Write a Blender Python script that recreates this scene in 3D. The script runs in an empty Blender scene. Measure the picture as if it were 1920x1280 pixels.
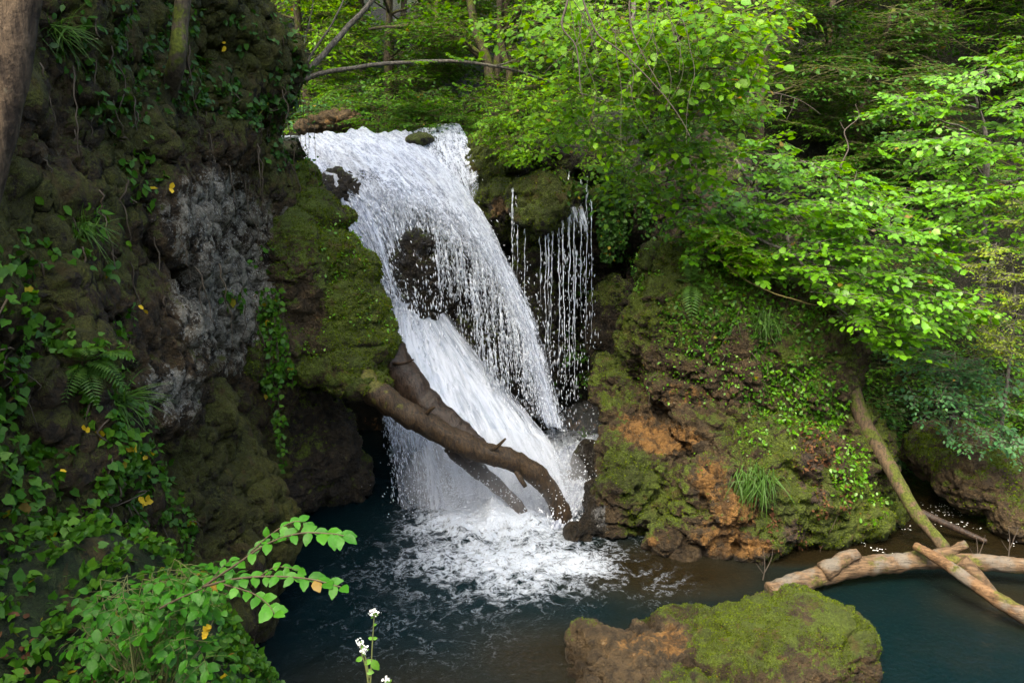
import bpy, math, random
import numpy as np
from math import radians, sin, cos, pi
from mathutils import Vector, Matrix, Euler

random.seed(7); RNG = np.random.default_rng(7)
scene = bpy.context.scene
COL = scene.collection

# ------------------------------------------------------------------ camera
F = 28 / 36 * 1920.0
PITCH = radians(12.0)
CAM = np.array([0.0, 0.0, 6.0])
cam_d = bpy.data.cameras.new("camera"); cam = bpy.data.objects.new("camera", cam_d)
COL.objects.link(cam)
cam_d.lens = 28; cam_d.sensor_width = 36; cam_d.clip_start = 0.05; cam_d.clip_end = 2000
cam.location = CAM; cam.rotation_euler = (radians(90) - PITCH, 0, 0)
scene.camera = cam

# ------------------------------------------------------------------ light
SUN_EL, SUN_AZ = radians(58), radians(-152)       # azimuth from +Y towards +X
world = bpy.data.worlds.new("World"); scene.world = world; world.use_nodes = True
wn = world.node_tree; bg = wn.nodes["Background"]
sky = wn.nodes.new("ShaderNodeTexSky"); sky.sky_type = 'NISHITA'; sky.sun_disc = False
sky.sun_elevation = SUN_EL; sky.sun_rotation = SUN_AZ; sky.air_density = 1.0; sky.dust_density = 4.0; sky.ozone_density = 0.4
wn.links.new(sky.outputs[0], bg.inputs[0]); bg.inputs[1].default_value = 0.15
sl = bpy.data.lights.new("sun", 'SUN'); sl.energy = 1.0; sl.angle = radians(25); sl.color = (1.0, 0.95, 0.86)
so = bpy.data.objects.new("sun", sl); COL.objects.link(so)
sdir = Vector((sin(SUN_AZ) * cos(SUN_EL), cos(SUN_AZ) * cos(SUN_EL), sin(SUN_EL)))
so.rotation_euler = sdir.to_track_quat('Z', 'Y').to_euler(); so.location = (0, 0, 40)
vs = scene.view_settings; vs.view_transform = 'Standard'; vs.look = 'None'; vs.exposure = 2.5; vs.use_white_balance = True; vs.white_balance_temperature = 7100; vs.white_balance_tint = 4; vs.gamma = 1
cy = scene.cycles
cy.max_bounces = 7; cy.diffuse_bounces = 2; cy.glossy_bounces = 2; cy.transmission_bounces = 4
cy.transparent_max_bounces = 14; cy.volume_bounces = 1; cy.use_denoising = True
cy.caustics_reflective = False; cy.caustics_refractive = False

# ------------------------------------------------------------------ picture-to-place helpers
FW = np.array([0, cos(PITCH), -sin(PITCH)]); UP = np.array([0, sin(PITCH), cos(PITCH)]); RT = np.array([1.0, 0, 0])
def P(px, py, d):
    return CAM + d * (FW + (px - 960) / F * RT + (640 - py) / F * UP)
def PZ(px, py, z=0.0):
    r = FW + (px - 960) / F * RT + (640 - py) / F * UP
    return CAM + r * ((z - CAM[2]) / r[2])
def proj(p):
    q = p - CAM; d = q @ FW
    return 960 + F * (q @ RT) / d, 640 - F * (q @ UP) / d, d
def PP(*a): return np.array([P(*t) for t in a])
def sm(a, b, x):
    t = np.clip((x - a) / (b - a), 0, 1); return t * t * (3 - 2 * t)
def nrmz(v): return v / np.maximum(np.linalg.norm(v, axis=-1, keepdims=True), 1e-9)

# ------------------------------------------------------------------ noise
def _h(i, j, k, s):
    n = (i.astype(np.int64) * 73856093) ^ (j.astype(np.int64) * 19349663) ^ (k.astype(np.int64) * 83492791) ^ (s * 2654435)
    n = (n ^ (n >> 13)) * 1274126177; n = n & 0x7fffffff
    n = (n ^ (n >> 15)) * 2246822519 & 0x7fffffff
    return (n % 100003) / 100003.0
def vnoise(p, s=0):
    f = np.floor(p); t = p - f; t = t * t * t * (t * (t * 6 - 15) + 10); i = f.astype(np.int64)
    r = 0
    for a in (0, 1):
        for b in (0, 1):
            for c in (0, 1):
                w = (t[:, 0] if a else 1 - t[:, 0]) * (t[:, 1] if b else 1 - t[:, 1]) * (t[:, 2] if c else 1 - t[:, 2])
                r = r + w * _h(i[:, 0] + a, i[:, 1] + b, i[:, 2] + c, s)
    return r * 2 - 1
def fbm(p, sc, oct=5, s=0, gain=.5, ridged=False):
    p = np.atleast_2d(p) * sc; a = 1; r = 0; tot = 0
    for o in range(oct):
        n = vnoise(p, s + o * 17)
        if ridged: n = 1 - 2 * np.abs(n)
        r = r + a * n; tot += a; a *= gain; p = p * 2.03 + 11.3
    return r / tot
def worley(p, sc, s=0, edge=False):
    p = p * sc; f = np.floor(p).astype(np.int64); best = np.full(len(p), 9.0); sec = best.copy()
    for a in (-1, 0, 1):
        for b in (-1, 0, 1):
            for c in (-1, 0, 1):
                i = f[:, 0] + a; j = f[:, 1] + b; k = f[:, 2] + c
                q = np.stack([i + _h(i, j, k, s), j + _h(i, j, k, s + 5), k + _h(i, j, k, s + 9)], 1)
                dq = np.linalg.norm(q - p, axis=1); sec = np.minimum(sec, np.maximum(dq, best)); best = np.minimum(best, dq)
    return sec - best if edge else best

# ------------------------------------------------------------------ object helpers
def tag(o, label=None, cat=None, group=None, kind=None):
    if label: o['label'] = label
    if cat: o['category'] = cat
    if group: o['group'] = group
    if kind: o['kind'] = kind
    return o
def thing(name, loc, label, cat, group=None):
    o = bpy.data.objects.new(name, None); COL.objects.link(o); o.location = tuple(loc); o.empty_display_size = .1
    return tag(o, label, cat, group)
def mesh(name, V, T, mat, parent=None, origin=None, attrs=None, smooth=True, kind=None):
    V = np.asarray(V, dtype=np.float64); T = np.asarray(T, dtype=np.int32)
    if origin is None: origin = np.array(parent.location) if parent is not None else np.zeros(3)
    k = T.shape[1]
    me = bpy.data.meshes.new(name)
    me.vertices.add(len(V)); me.vertices.foreach_set('co', (V - origin).astype(np.float32).ravel())
    me.loops.add(T.size); me.loops.foreach_set('vertex_index', T.ravel())
    me.polygons.add(len(T)); me.polygons.foreach_set('loop_start', np.arange(0, T.size, k, dtype=np.int32))
    me.update(calc_edges=True)
    me.polygons.foreach_set('use_smooth', np.full(len(T), smooth))
    for an, av in (attrs or {}).items():
        at = me.attributes.new(an, 'FLOAT', 'POINT'); at.data.foreach_set('value', np.asarray(av, dtype=np.float32))
    me.materials.append(mat)
    o = bpy.data.objects.new(name, me); COL.objects.link(o)
    if parent is not None: o.parent = parent
    else: o.location = tuple(origin)
    if kind: o['kind'] = kind
    return o
class Geo:
    def __init__(s): s.V = []; s.T = []; s.n = 0
    def add(s, V, T):
        if len(V) == 0: return
        s.V.append(V); s.T.append(T + s.n); s.n += len(V)
    def get(s): return np.concatenate(s.V), np.concatenate(s.T)
    def build(s, name, mat, parent=None, **k):
        if not s.V: return None
        V, T = s.get(); return mesh(name, V, T, mat, parent, **k)

def catmull(pts, n):
    pts = np.asarray(pts, float); m = len(pts)
    q = np.vstack([2 * pts[0] - pts[1], pts, 2 * pts[-1] - pts[-2]])
    t = np.linspace(0, m - 1 - 1e-6, n); i = t.astype(int); f = (t - i)[:, None]
    a, b, c, d = q[i], q[i + 1], q[i + 2], q[i + 3]
    return .5 * (2 * b + (c - a) * f + (2 * a - 5 * b + 4 * c - d) * f ** 2 + (3 * b - a - 3 * c + d) * f ** 3)
def tube(pts, rad, sides=6, cap=True):
    pts = np.asarray(pts, float); n = len(pts); rad = np.broadcast_to(rad, (n,))
    tan = nrmz(np.gradient(pts, axis=0))
    ref = np.array([0, 0, 1.0]) if abs(tan[0][2]) < .8 else np.array([1.0, 0, 0])
    U = np.zeros((n, 3)); u = ref - tan[0] * (ref @ tan[0]); u /= np.linalg.norm(u)
    for i in range(n):
        u = u - tan[i] * (u @ tan[i]); u /= max(np.linalg.norm(u), 1e-9); U[i] = u
    W = np.cross(tan, U)
    a = np.linspace(0, 2 * pi, sides, endpoint=False)
    V = pts[:, None] + rad[:, None, None] * (np.cos(a)[None, :, None] * U[:, None] + np.sin(a)[None, :, None] * W[:, None])
    V = V.reshape(-1, 3)
    i = np.arange(n - 1)[:, None] * sides; j = np.arange(sides)[None]; j2 = (j + 1) % sides
    A = (i + j).ravel(); B = (i + j2).ravel(); C = (i + sides + j2).ravel(); D = (i + sides + j).ravel()
    T = np.concatenate([np.stack([A, B, C], 1), np.stack([A, C, D], 1)])
    if cap:
        c0, c1 = len(V), len(V) + 1; V = np.vstack([V, pts[0], pts[-1]])
        jj = np.arange(sides); e = (n - 1) * sides
        T = np.concatenate([T, np.stack([np.full(sides, c0), (jj + 1) % sides, jj], 1),
                            np.stack([np.full(sides, c1), e + jj, e + (jj + 1) % sides], 1)])
    return V, T
def gridT(nu, nv):
    i, j = np.meshgrid(np.arange(nu - 1), np.arange(nv - 1), indexing='ij'); a = (i * nv + j).ravel()
    return np.stack([a, a + nv, a + nv + 1, a + 1], 1)

# ------------------------------------------------------------------ materials
class NT:
    def __init__(s, name):
        s.m = bpy.data.materials.new(name); s.m.use_nodes = True; s.t = s.m.node_tree
        s.t.nodes.clear(); s.out = s.t.nodes.new("ShaderNodeOutputMaterial")
    def n(s, typ, ins=None, **props):
        nd = s.t.nodes.new("ShaderNode" + typ)
        for k, v in props.items(): setattr(nd, k, v)
        for k, v in (ins or {}).items():
            sk = nd.inputs[k]
            if isinstance(v, bpy.types.NodeSocket): s.t.links.new(v, sk)
            elif isinstance(v, bpy.types.Node): s.t.links.new(v.outputs[0], sk)
            else: sk.default_value = v
        return nd
    def math(s, op, a, b=None, c=None):
        ins = {0: a}
        if b is not None: ins[1] = b
        if c is not None: ins[2] = c
        return s.n("Math", ins, operation=op).outputs[0]
    def pos(s, scale=(1, 1, 1)):
        g = s.n("NewGeometry"); 
        if scale == (1, 1, 1): return g.outputs['Position']
        return s.n("Mapping", {0: g.outputs['Position'], 3: scale}).outputs[0]
    def noise(s, vec, sc, det=6, rough=.55, dist=0, typ='FBM'):
        return s.n("TexNoise", {'Vector': vec, 'Scale': sc, 'Detail': det, 'Roughness': rough, 'Distortion': dist}).outputs[0]
    def mix(s, f, a, b):
        nd = s.t.nodes.new("ShaderNodeMix"); nd.data_type = 'RGBA'
        for k, v in ((0, f), (6, a), (7, b)):
            if isinstance(v, bpy.types.NodeSocket): s.t.links.new(v, nd.inputs[k])
            else: nd.inputs[k].default_value = v if not isinstance(v, tuple) or len(v) == 4 else (*v, 1)
        return nd.outputs[2]
    def step(s, x, a, b, lo=0, hi=1):
        return s.n("MapRange", {0: x, 1: a, 2: b, 3: lo, 4: hi}, interpolation_type='SMOOTHSTEP').outputs[0]
    def attr(s, name): return s.n("Attribute", attribute_name=name).outputs['Fac']
    def bump(s, h, strength=.5, dist=.02, normal=None):
        ins = {'Strength': strength, 'Distance': dist, 'Height': h}
        if normal is not None: ins['Normal'] = normal
        return s.n("Bump", ins).outputs[0]
    def finish(s, sh, vol=None):
        if sh is not None: s.t.links.new(sh.outputs[0] if isinstance(sh, bpy.types.Node) else sh, s.out.inputs[0])
        if vol is not None: s.t.links.new(vol.outputs[0], s.out.inputs[1])
        return s.m

def leaf_mat(name, c1, c2, rough=.5, trans=.4, spec=.3, yellow=0.0):
    t = NT(name); rnd = t.n("NewGeometry").outputs['Random Per Island']
    col = t.mix(rnd, c1, c2)
    if yellow > 0:
        y = t.math('GREATER_THAN', t.math('FRACT', t.math('MULTIPLY', rnd, 37.7)), 1 - yellow)
        col = t.mix(y, col, (.42, .30, .03))
    big = t.noise(t.pos(), 1.3, 3)
    col = t.mix(t.step(big, .35, .7, 0, .5), col, tuple(x * .55 for x in c1))
    r2 = t.math('FRACT', t.math('MULTIPLY', rnd, 91.3))
    col = t.mix(t.math('MULTIPLY', r2, .45), col, tuple(x * .45 for x in c1))
    col = t.mix(t.math('GREATER_THAN', t.math('FRACT', t.math('MULTIPLY', rnd, 53.1)), .994), col, (.20, .13, .03))
    fine = t.noise(t.pos(), 60, 2)
    hs = t.n("HueSaturation", {'Color': col, 'Value': t.math('MULTIPLY_ADD', fine, .5, .75), 'Saturation': 1.05})
    b = t.n("BsdfPrincipled", {'Base Color': hs, 'Roughness': rough, 'Specular IOR Level': spec,
            'Normal': t.bump(fine, .3, .01)})
    tcol = t.n("HueSaturation", {'Color': hs, 'Hue': .485, 'Value': 1.5, 'Saturation': 1.1})
    tr = t.n("BsdfTranslucent", {'Color': tcol})
    return t.finish(t.n("MixShader", {0: trans, 1: b, 2: tr}))

def rock_mat(name, dark=(.04, .026, .012), mid=(.13, .085, .04), tan=(.36, .22, .10), grey=(.27, .27, .27),
             moss_a=(.05, .06, .008), moss_b=(.10, .135, .012), moss_c=(.17, .24, .025), litc=(.12, .075, .045)):
    t = NT(name); p = t.pos()
    n1 = t.noise(p, 1.1, 8, .6); n2 = t.noise(p, 6, 9, .65, .4); n3 = t.noise(p, 38, 5, .7); n4 = t.noise(p, 130, 3, .7)
    ns = t.noise(t.pos((1, 1, .25)), 5, 7, .65, .3)
    base = t.mix(t.step(n2, .36, .64), dark, mid)
    base = t.mix(t.step(n3, .60, .70, 0, .6), base, tuple(min(1, x * 2.2) for x in mid))
    ta = t.math('ADD', t.attr('tan'), t.math('MULTIPLY_ADD', n2, 2.0, -1.0))
    tanc = t.mix(t.step(n3, .3, .7), tan, tuple(min(1, x * 1.5) for x in tan))
    tanc = t.mix(t.step(ns, .42, .60, 0, .85), tanc, tuple(x * .25 for x in tan))
    tanc = t.mix(t.step(n2, .60, .68, 0, .7), tanc, (.29, .22, .13))
    base = t.mix(t.step(ta, .44, .70), base, tanc)
    gr = t.math('ADD', t.attr('grey'), t.math('ADD', t.math('ADD', t.math('MULTIPLY_ADD', n2, 1.6, -.8), t.math('MULTIPLY_ADD', ns, 1.4, -.7)), t.math('MULTIPLY_ADD', n3, .9, -.45)))
    greyc = t.mix(t.step(t.math('ADD', t.math('MULTIPLY', n4, .5), t.math('MULTIPLY', n2, .5)), .42, .56), tuple(x * .16 for x in grey), grey)
    greyc = t.mix(t.step(n3, .58, .64), greyc, (.62, .60, .55))
    base = t.mix(t.step(gr, .40, .66), base, greyc)
    mm = t.math('ADD', t.attr('moss'), t.math('ADD', t.math('MULTIPLY_ADD', n2, 1.5, -.75), t.math('MULTIPLY_ADD', n3, .6, -.3)))
    mf = t.step(mm, .42, .58)
    mc = t.mix(t.step(n1, .3, .62), moss_a, moss_b)
    mc = t.mix(t.step(t.math('ADD', t.math('MULTIPLY', n3, .6), t.math('MULTIPLY', n2, .5)), .52, .68), mc, moss_c)
    mc = t.mix(t.step(n4, .3, .55), tuple(x * .4 for x in moss_a), mc)
    nd = t.noise(p, 3.1, 5, .6, .8)
    mc = t.mix(t.step(nd, .55, .66, 0, .75), mc, (.10, .065, .018))
    col = t.mix(mf, base, mc)
    lit = t.attr('litter')
    lc = t.n("TexVoronoi", {'Vector': p, 'Scale': 22, 'Randomness': 1})
    lcol = t.mix(t.n("SeparateColor", {0: lc.outputs['Color']}).outputs[0], (.012, .009, .005), litc)
    col = t.mix(t.step(t.math('ADD', lit, t.math('MULTIPLY_ADD', n2, 1.2, -.6)), .45, .6), col, lcol)
    wet = t.attr('wet')
    col = t.mix(t.math('MULTIPLY', wet, .75), col, t.mix(.8, col, (.004, .004, .004)))
    rough = t.math('MULTIPLY_ADD', wet, -.62, .9)
    h = t.math('ADD', t.math('MULTIPLY', n2, 1.0), t.math('ADD', t.math('MULTIPLY', n3, .5), t.math('MULTIPLY', n4, t.math('MULTIPLY_ADD', mf, .35, .12))))
    nv_ = t.n('TexVoronoi', {'Vector': t.n('VectorMath', {0: p, 1: t.n('VectorMath', {0: t.n('TexNoise', {'Vector': p, 'Scale': 7.0, 'Detail': 4.0}).outputs['Color'], 'Scale': .16}, operation='SCALE').outputs[0]}, operation='ADD').outputs[0], 'Scale': 15.0}).outputs[0]
    nb = t.bump(t.math('SUBTRACT', t.math('ADD', h, t.math('MULTIPLY', n3, .5)), t.math('MULTIPLY', nv_, .7)), 1.0, .12)
    b = t.n("BsdfPrincipled", {'Base Color': col, 'Roughness': rough, 'Specular IOR Level': .35, 'Normal': nb})
    return t.finish(b)

def bark_mat(name, a, b, moss=.3, mossc=(.09, .11, .012), rough=.9, sc=1.0, wood=None):
    t = NT(name); p = t.pos()
    tc = t.n("TexCoord").outputs['Object']
    n1 = t.noise(p, 5 * sc, 7, .6, .3); n2 = t.noise(p, 30 * sc, 6, .65); n3 = t.noise(t.pos((9, 9, 2.2)), 3 * sc, 6, .6, .5)
    col = t.mix(t.step(n3, .35, .65), a, b)
    col = t.mix(t.step(n2, .5, .75, 0, .6), col, tuple(min(1, x * 1.8) for x in b))
    upz = t.n("SeparateXYZ", {0: t.n("NewGeometry").outputs['Normal']}).outputs[2]
    mm = t.math('ADD', t.math('ADD', t.math('MULTIPLY_ADD', n1, 1.6, -.8 + moss), t.math('MULTIPLY', upz, .22)), t.attr('mossy'))
    mc = t.mix(t.step(n2, .35, .65), tuple(x * .4 for x in mossc), mossc)
    col = t.mix(t.step(mm, .4, .55), col, mc)
    h = t.math('ADD', t.math('MULTIPLY', n3, .8), t.math('MULTIPLY', n2, .4))
    return t.finish(t.n("BsdfPrincipled", {'Base Color': col, 'Roughness': rough, 'Specular IOR Level': .3, 'Normal': t.bump(h, .8, .03)}))

def wood_mat(name, a, b, moss=.0):
    t = NT(name); p = t.pos()
    n1 = t.noise(t.pos((1.5, 8, 12)), 2.0, 8, .65, .6); n2 = t.noise(p, 26, 6, .7); n0 = t.noise(p, 2.2, 5)
    col = t.mix(t.step(n1, .35, .62), a, b)
    col = t.mix(t.step(n0, .48, .62, 0, .8), col, (.13, .118, .10))
    col = t.mix(t.step(n2, .55, .7, 0, .7), col, tuple(x * .3 for x in a))
    mm = t.math('MULTIPLY_ADD', t.noise(p, 3.3, 7, .65), 1.6, -.8 + moss)
    col = t.mix(t.step(mm, .3, .45), col, t.mix(t.step(n2, .3, .7), (.03, .03, .006), (.11, .11, .015)))
    h = t.math('ADD', n1, t.math('MULTIPLY', n2, .4))
    return t.finish(t.n("BsdfPrincipled", {'Base Color': col, 'Roughness': .8, 'Specular IOR Level': .3, 'Normal': t.bump(h, .9, .04)}))

def flow_mat(name, fx, fy, contrast=.16, soft=0, silky=False, col=(.70, .755, .87)):
    """falling water: white aerated streaks with gaps between them"""
    t = NT(name); su = t.attr('su'); sv = t.attr('sv'); de = t.attr('dens')
    v = t.n("CombineXYZ", {0: t.math('MULTIPLY', su, fx), 1: t.math('MULTIPLY', sv, fy), 2: 0.0}).outputs[0]
    v2 = t.n("CombineXYZ", {0: t.math('MULTIPLY', su, fx * 3.1), 1: t.math('MULTIPLY', sv, fy * 5.5), 2: 5.0}).outputs[0]
    a = t.noise(v, 1, 5, .6, .5); b = t.noise(v2, 1, 4, .65, .7)
    s_ = t.math('ADD', t.math('MULTIPLY', a, .48), t.math('MULTIPLY', b, .52))
    thr = t.math('SUBTRACT', 1.02, de)
    al = t.step(t.math('SUBTRACT', s_, t.math('MULTIPLY_ADD', thr, .62, .2)), -contrast * .5, contrast * .5)
    if soft: al = t.math('MULTIPLY', al, t.step(de, 0, soft))
    al = t.math('MULTIPLY', al, .97)
    dcol = t.mix(t.step(s_, .40, .58), (.34, .38, .50), col)
    if silky: dcol = t.mix(t.step(s_, .36, .58), (.36, .42, .52), (.62, .67, .78))
    d = t.n("BsdfDiffuse", {'Color': dcol, 'Normal': t.bump(s_, .45 if silky else .8, .12)})
    tr = t.n("BsdfTranslucent", {'Color': dcol})
    g = t.n("BsdfGlossy", {'Color': (.9, .93, 1, 1), 'Roughness': .25, 'Normal': t.bump(s_, .9, .1)})
    m = t.n("MixShader", {0: .35, 1: d, 2: tr}); m = t.n("MixShader", {0: .08, 1: m, 2: g})
    return t.finish(t.n("MixShader", {0: al, 1: t.n("BsdfTransparent"), 2: m}))

def simple_mat(name, col, rough=.6, trans=0, spec=.4):
    t = NT(name); n = t.noise(t.pos(), 20, 4)
    c = t.mix(n, tuple(x * .7 for x in col), tuple(min(1, x * 1.25) for x in col))
    b = t.n("BsdfPrincipled", {'Base Color': c, 'Roughness': rough, 'Specular IOR Level': spec})
    if trans: b = t.n("MixShader", {0: trans, 1: b, 2: t.n("BsdfTranslucent", {'Color': c})})
    return t.finish(b)

M_CLIFF = rock_mat('cliff_rock', dark=(.022, .014, .006), mid=(.11, .066, .024), grey=(.36, .32, .25),
                   moss_a=(.028, .028, .005), moss_b=(.10, .095, .010), moss_c=(.14, .15, .02))
M_MOUND = rock_mat('mound_rock', tan=(.23, .115, .032))
M_FALLROCK = rock_mat('fall_rock', dark=(.014, .011, .007), mid=(.06, .042, .022), moss_a=(.035, .045, .008), moss_b=(.09, .11, .012))
M_GROUND = rock_mat('forest_floor', dark=(.007, .008, .003), mid=(.020, .017, .007), tan=(.17, .085, .03), moss_a=(.012, .022, .005), moss_b=(.035, .06, .012), moss_c=(.05, .09, .018), litc=(.022, .015, .008))
M_BARK = bark_mat('bark_mossy', (.03, .022, .014), (.08, .062, .042), .38)
M_BARKG = bark_mat('bark_grey', (.045, .038, .030), (.13, .115, .095), .12)
M_BARKN = bark_mat('bark_lichen', (.022, .014, .009), (.085, .058, .036), .18, mossc=(.20, .20, .14))
M_TWIG = simple_mat('twig', (.075, .055, .035), .8)
M_TWIGG = simple_mat('twig_green', (.09, .10, .03), .7)
M_TWIGP = simple_mat('twig_bare', (.055, .042, .032), .8)
M_TWIGY = simple_mat('twig_yellow', (.22, .17, .06), .8)
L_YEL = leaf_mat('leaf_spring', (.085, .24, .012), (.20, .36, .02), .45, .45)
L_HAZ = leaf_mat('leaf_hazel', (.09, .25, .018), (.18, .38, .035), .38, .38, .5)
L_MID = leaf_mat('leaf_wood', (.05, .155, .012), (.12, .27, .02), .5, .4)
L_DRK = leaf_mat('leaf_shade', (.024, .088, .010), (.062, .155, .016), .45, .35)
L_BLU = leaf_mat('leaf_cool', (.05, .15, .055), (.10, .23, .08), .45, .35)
L_IVY = leaf_mat('leaf_ivy', (.022, .08, .012), (.075, .17, .025), .5, .25, .25, yellow=.012)
L_IVB = leaf_mat('leaf_ivy_light', (.035, .12, .012), (.10, .22, .022), .5, .3, .25, yellow=.010)
L_NEAR = leaf_mat('leaf_near', (.035, .15, .015), (.07, .22, .025), .5, .35, .25)
L_MOSS = leaf_mat('moss_tuft', (.045, .07, .006), (.17, .23, .02), .8, .3, .1)
L_GRS = leaf_mat('grass_blade', (.05, .12, .02), (.10, .20, .035), .5, .35)
L_DEAD = leaf_mat('dead_leaf', (.07, .03, .015), (.18, .09, .04), .8, .1, .2)
M_YFL = simple_mat('yellow_petal', (.75, .48, .02), .6, .2)
M_WFL = simple_mat('white_petal', (.8, .8, .78), .6, .2)

# ------------------------------------------------------------------ leaves and sprays
def leaf_tmpl(kind='oval'):
    if kind == 'oval':
        L = [(0, 0, 0), (.28, .27, .05), (.62, .27, .03), (1, 0, -.10), (.28, -.27, .05), (.62, -.27, .03), (.5, 0, -.03)]
        T = [(0, 6, 1), (1, 6, 2), (2, 6, 3), (0, 4, 6), (4, 5, 6), (5, 3, 6)]
    elif kind == 'round':
        L = [(0, 0, 0), (.15, .30, .05), (.6, .40, .04), (1, 0, -.12), (.15, -.30, .05), (.6, -.40, .04), (.45, 0, -.04)]
        T = [(0, 6, 1), (1, 6, 2), (2, 6, 3), (0, 4, 6), (4, 5, 6), (5, 3, 6)]
    elif kind == 'small':
        L = [(0, 0, 0), (.45, .3, .04), (1, 0, -.08), (.45, -.3, .04)]; T = [(0, 3, 2), (0, 2, 1)]
    elif kind == 'leaflet':
        L = [(0, 0, 0), (.35, .10, .02), (1, 0, -.1), (.35, -.10, .02)]; T = [(0, 3, 2), (0, 2, 1)]
    elif kind == 'ivy':
        L = [(0, 0, 0), (-.10, .28, .02), (.14, .42, .03), (.40, .43, -.03), (.62, .25, .03), (1, 0, -.08),
             (.62, -.25, .03), (.40, -.43, -.03), (.14, -.42, .03), (-.10, -.28, .02), (.4, 0, -.03)]
        T = [(10, a, b) for a, b in zip([0, 1, 2, 3, 4, 5, 6, 7, 8, 9], [1, 2, 3, 4, 5, 6, 7, 8, 9, 0])]
        T = [(a, c, b) for a, b, c in T]
    elif kind == 'near':
        xs = np.array([0, .06, .18, .34, .52, .68, .82, .93, 1.0]); w = np.array([0, .11, .23, .31, .325, .27, .17, .07, 0])
        L = []; T = []
        for i, (x, y) in enumerate(zip(xs, w)):
            z = -.22 * x * x; ser = (.012 if i % 2 else -.012) if 0 < i < 8 else 0
            L += [(x, 0, z), (x - .03, y + ser, z + .22 * y), (x - .03, -y - ser, z + .22 * y)]
        for i in range(8):
            a = 3 * i; b = a + 3
            T += [(a, b, b + 1), (a, b + 1, a + 1), (a, b + 2, b), (a, a + 2, b + 2)]
    elif kind == 'blade':
        L = []; T = []
        for i in range(5):
            x = i / 4; w = .013 * (1 - x ** 1.5) + .001; L += [(x, w, -.35 * x * x * x), (x, -w, -.35 * x * x * x)]
        for i in range(4):
            a = 2 * i; T += [(a, a + 1, a + 3), (a, a + 3, a + 2)]
    return np.array(L, float), np.array(T, int)
TM = {k: leaf_tmpl(k) for k in ('oval', 'round', 'small', 'ivy', 'near', 'blade', 'leaflet')}
def put_leaves(pos, d, n, size, kind='oval'):
    L, T = TM[kind]; N = len(pos)
    if N == 0: return np.zeros((0, 3)), np.zeros((0, 3), int)
    X = nrmz(d); Z = nrmz(n - X * np.sum(n * X, 1, keepdims=True)); Y = np.cross(Z, X)
    size = np.broadcast_to(size, (N,))
    wv = RNG.uniform(.85, 1.15, N)
    V = pos[:, None] + size[:, None, None] * (L[None, :, 0:1] * X[:, None] + (L[None, :, 1:2] * wv[:, None, None]) * Y[:, None] + L[None, :, 2:3] * Z[:, None])
    TT = (np.arange(N) * len(L))[:, None, None] + T[None]
    return V.reshape(-1, 3), TT.reshape(-1, 3)

def make_spray(rng, nside=7, gap=.07, leaf=.1, flat=.28, droop=.18):
    """leafy twig of length 1 along +X, held flat; returns leaf pos/dir/normal/size and twig polylines"""
    pos, dr, nm, sz, tw = [], [], [], [], []
    def twig(p0, ang, ln, r0, lv):
        n = max(3, int(ln / gap)); pts = [np.array(p0, float)]; a = ang
        for i in range(n):
            a += rng.normal(0, .09); p = pts[-1] + np.array([cos(a), sin(a), -droop * (i / n) * 1.2 + rng.normal(0, .06)]) * ln / n
            pts.append(p)
            s = 1 if i % 2 else -1
            if i >= (1 if lv else 2) or i == n - 1:
                la = a + s * rng.uniform(.5, 1.2) if i < n - 1 else a
                pos.append(p); dr.append([cos(la), sin(la), rng.normal(-.22, .25)])
                nm.append([rng.normal(0, flat), rng.normal(0, flat), 1]); sz.append(leaf * rng.uniform(.42, 1.25))
        tw.append((np.array(pts), r0)); return pts, a
    main, _ = twig((0, 0, 0), 0, 1, .007, 0)
    for k in range(nside):
        i = int((.12 + .8 * k / nside) * (len(main) - 1)); s = 1 if k % 2 else -1
        ln = rng.uniform(.3, .55) * (1 - .55 * i / len(main))
        twig(main[i], s * rng.uniform(.6, 1.05), ln, .004, 1)
    return np.array(pos), np.array(dr), np.array(nm), np.array(sz), tw
def sprayset(seed, n=5, **k):
    r = np.random.default_rng(seed); return [make_spray(r, **k) for _ in range(n)]
SPR = {'hazel': sprayset(1, 6, nside=7, gap=.085, leaf=.115), 'maple': sprayset(2, 5, nside=8, gap=.085, leaf=.10, flat=.35),
       'fine': sprayset(3, 5, nside=9, gap=.055, leaf=.055, flat=.5), 'far': sprayset(4, 5, nside=8, gap=.10, leaf=.12, flat=.35),
       'lime': sprayset(5, 5, nside=6, gap=.10, leaf=.115, flat=.4, droop=.5)}
def rot_to(X, up=np.array([0, 0, 1.0])):
    X = X / np.linalg.norm(X); Y = np.cross(up, X); Y /= max(np.linalg.norm(Y), 1e-6); return np.stack([X, Y, np.cross(X, Y)], 1)

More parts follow.
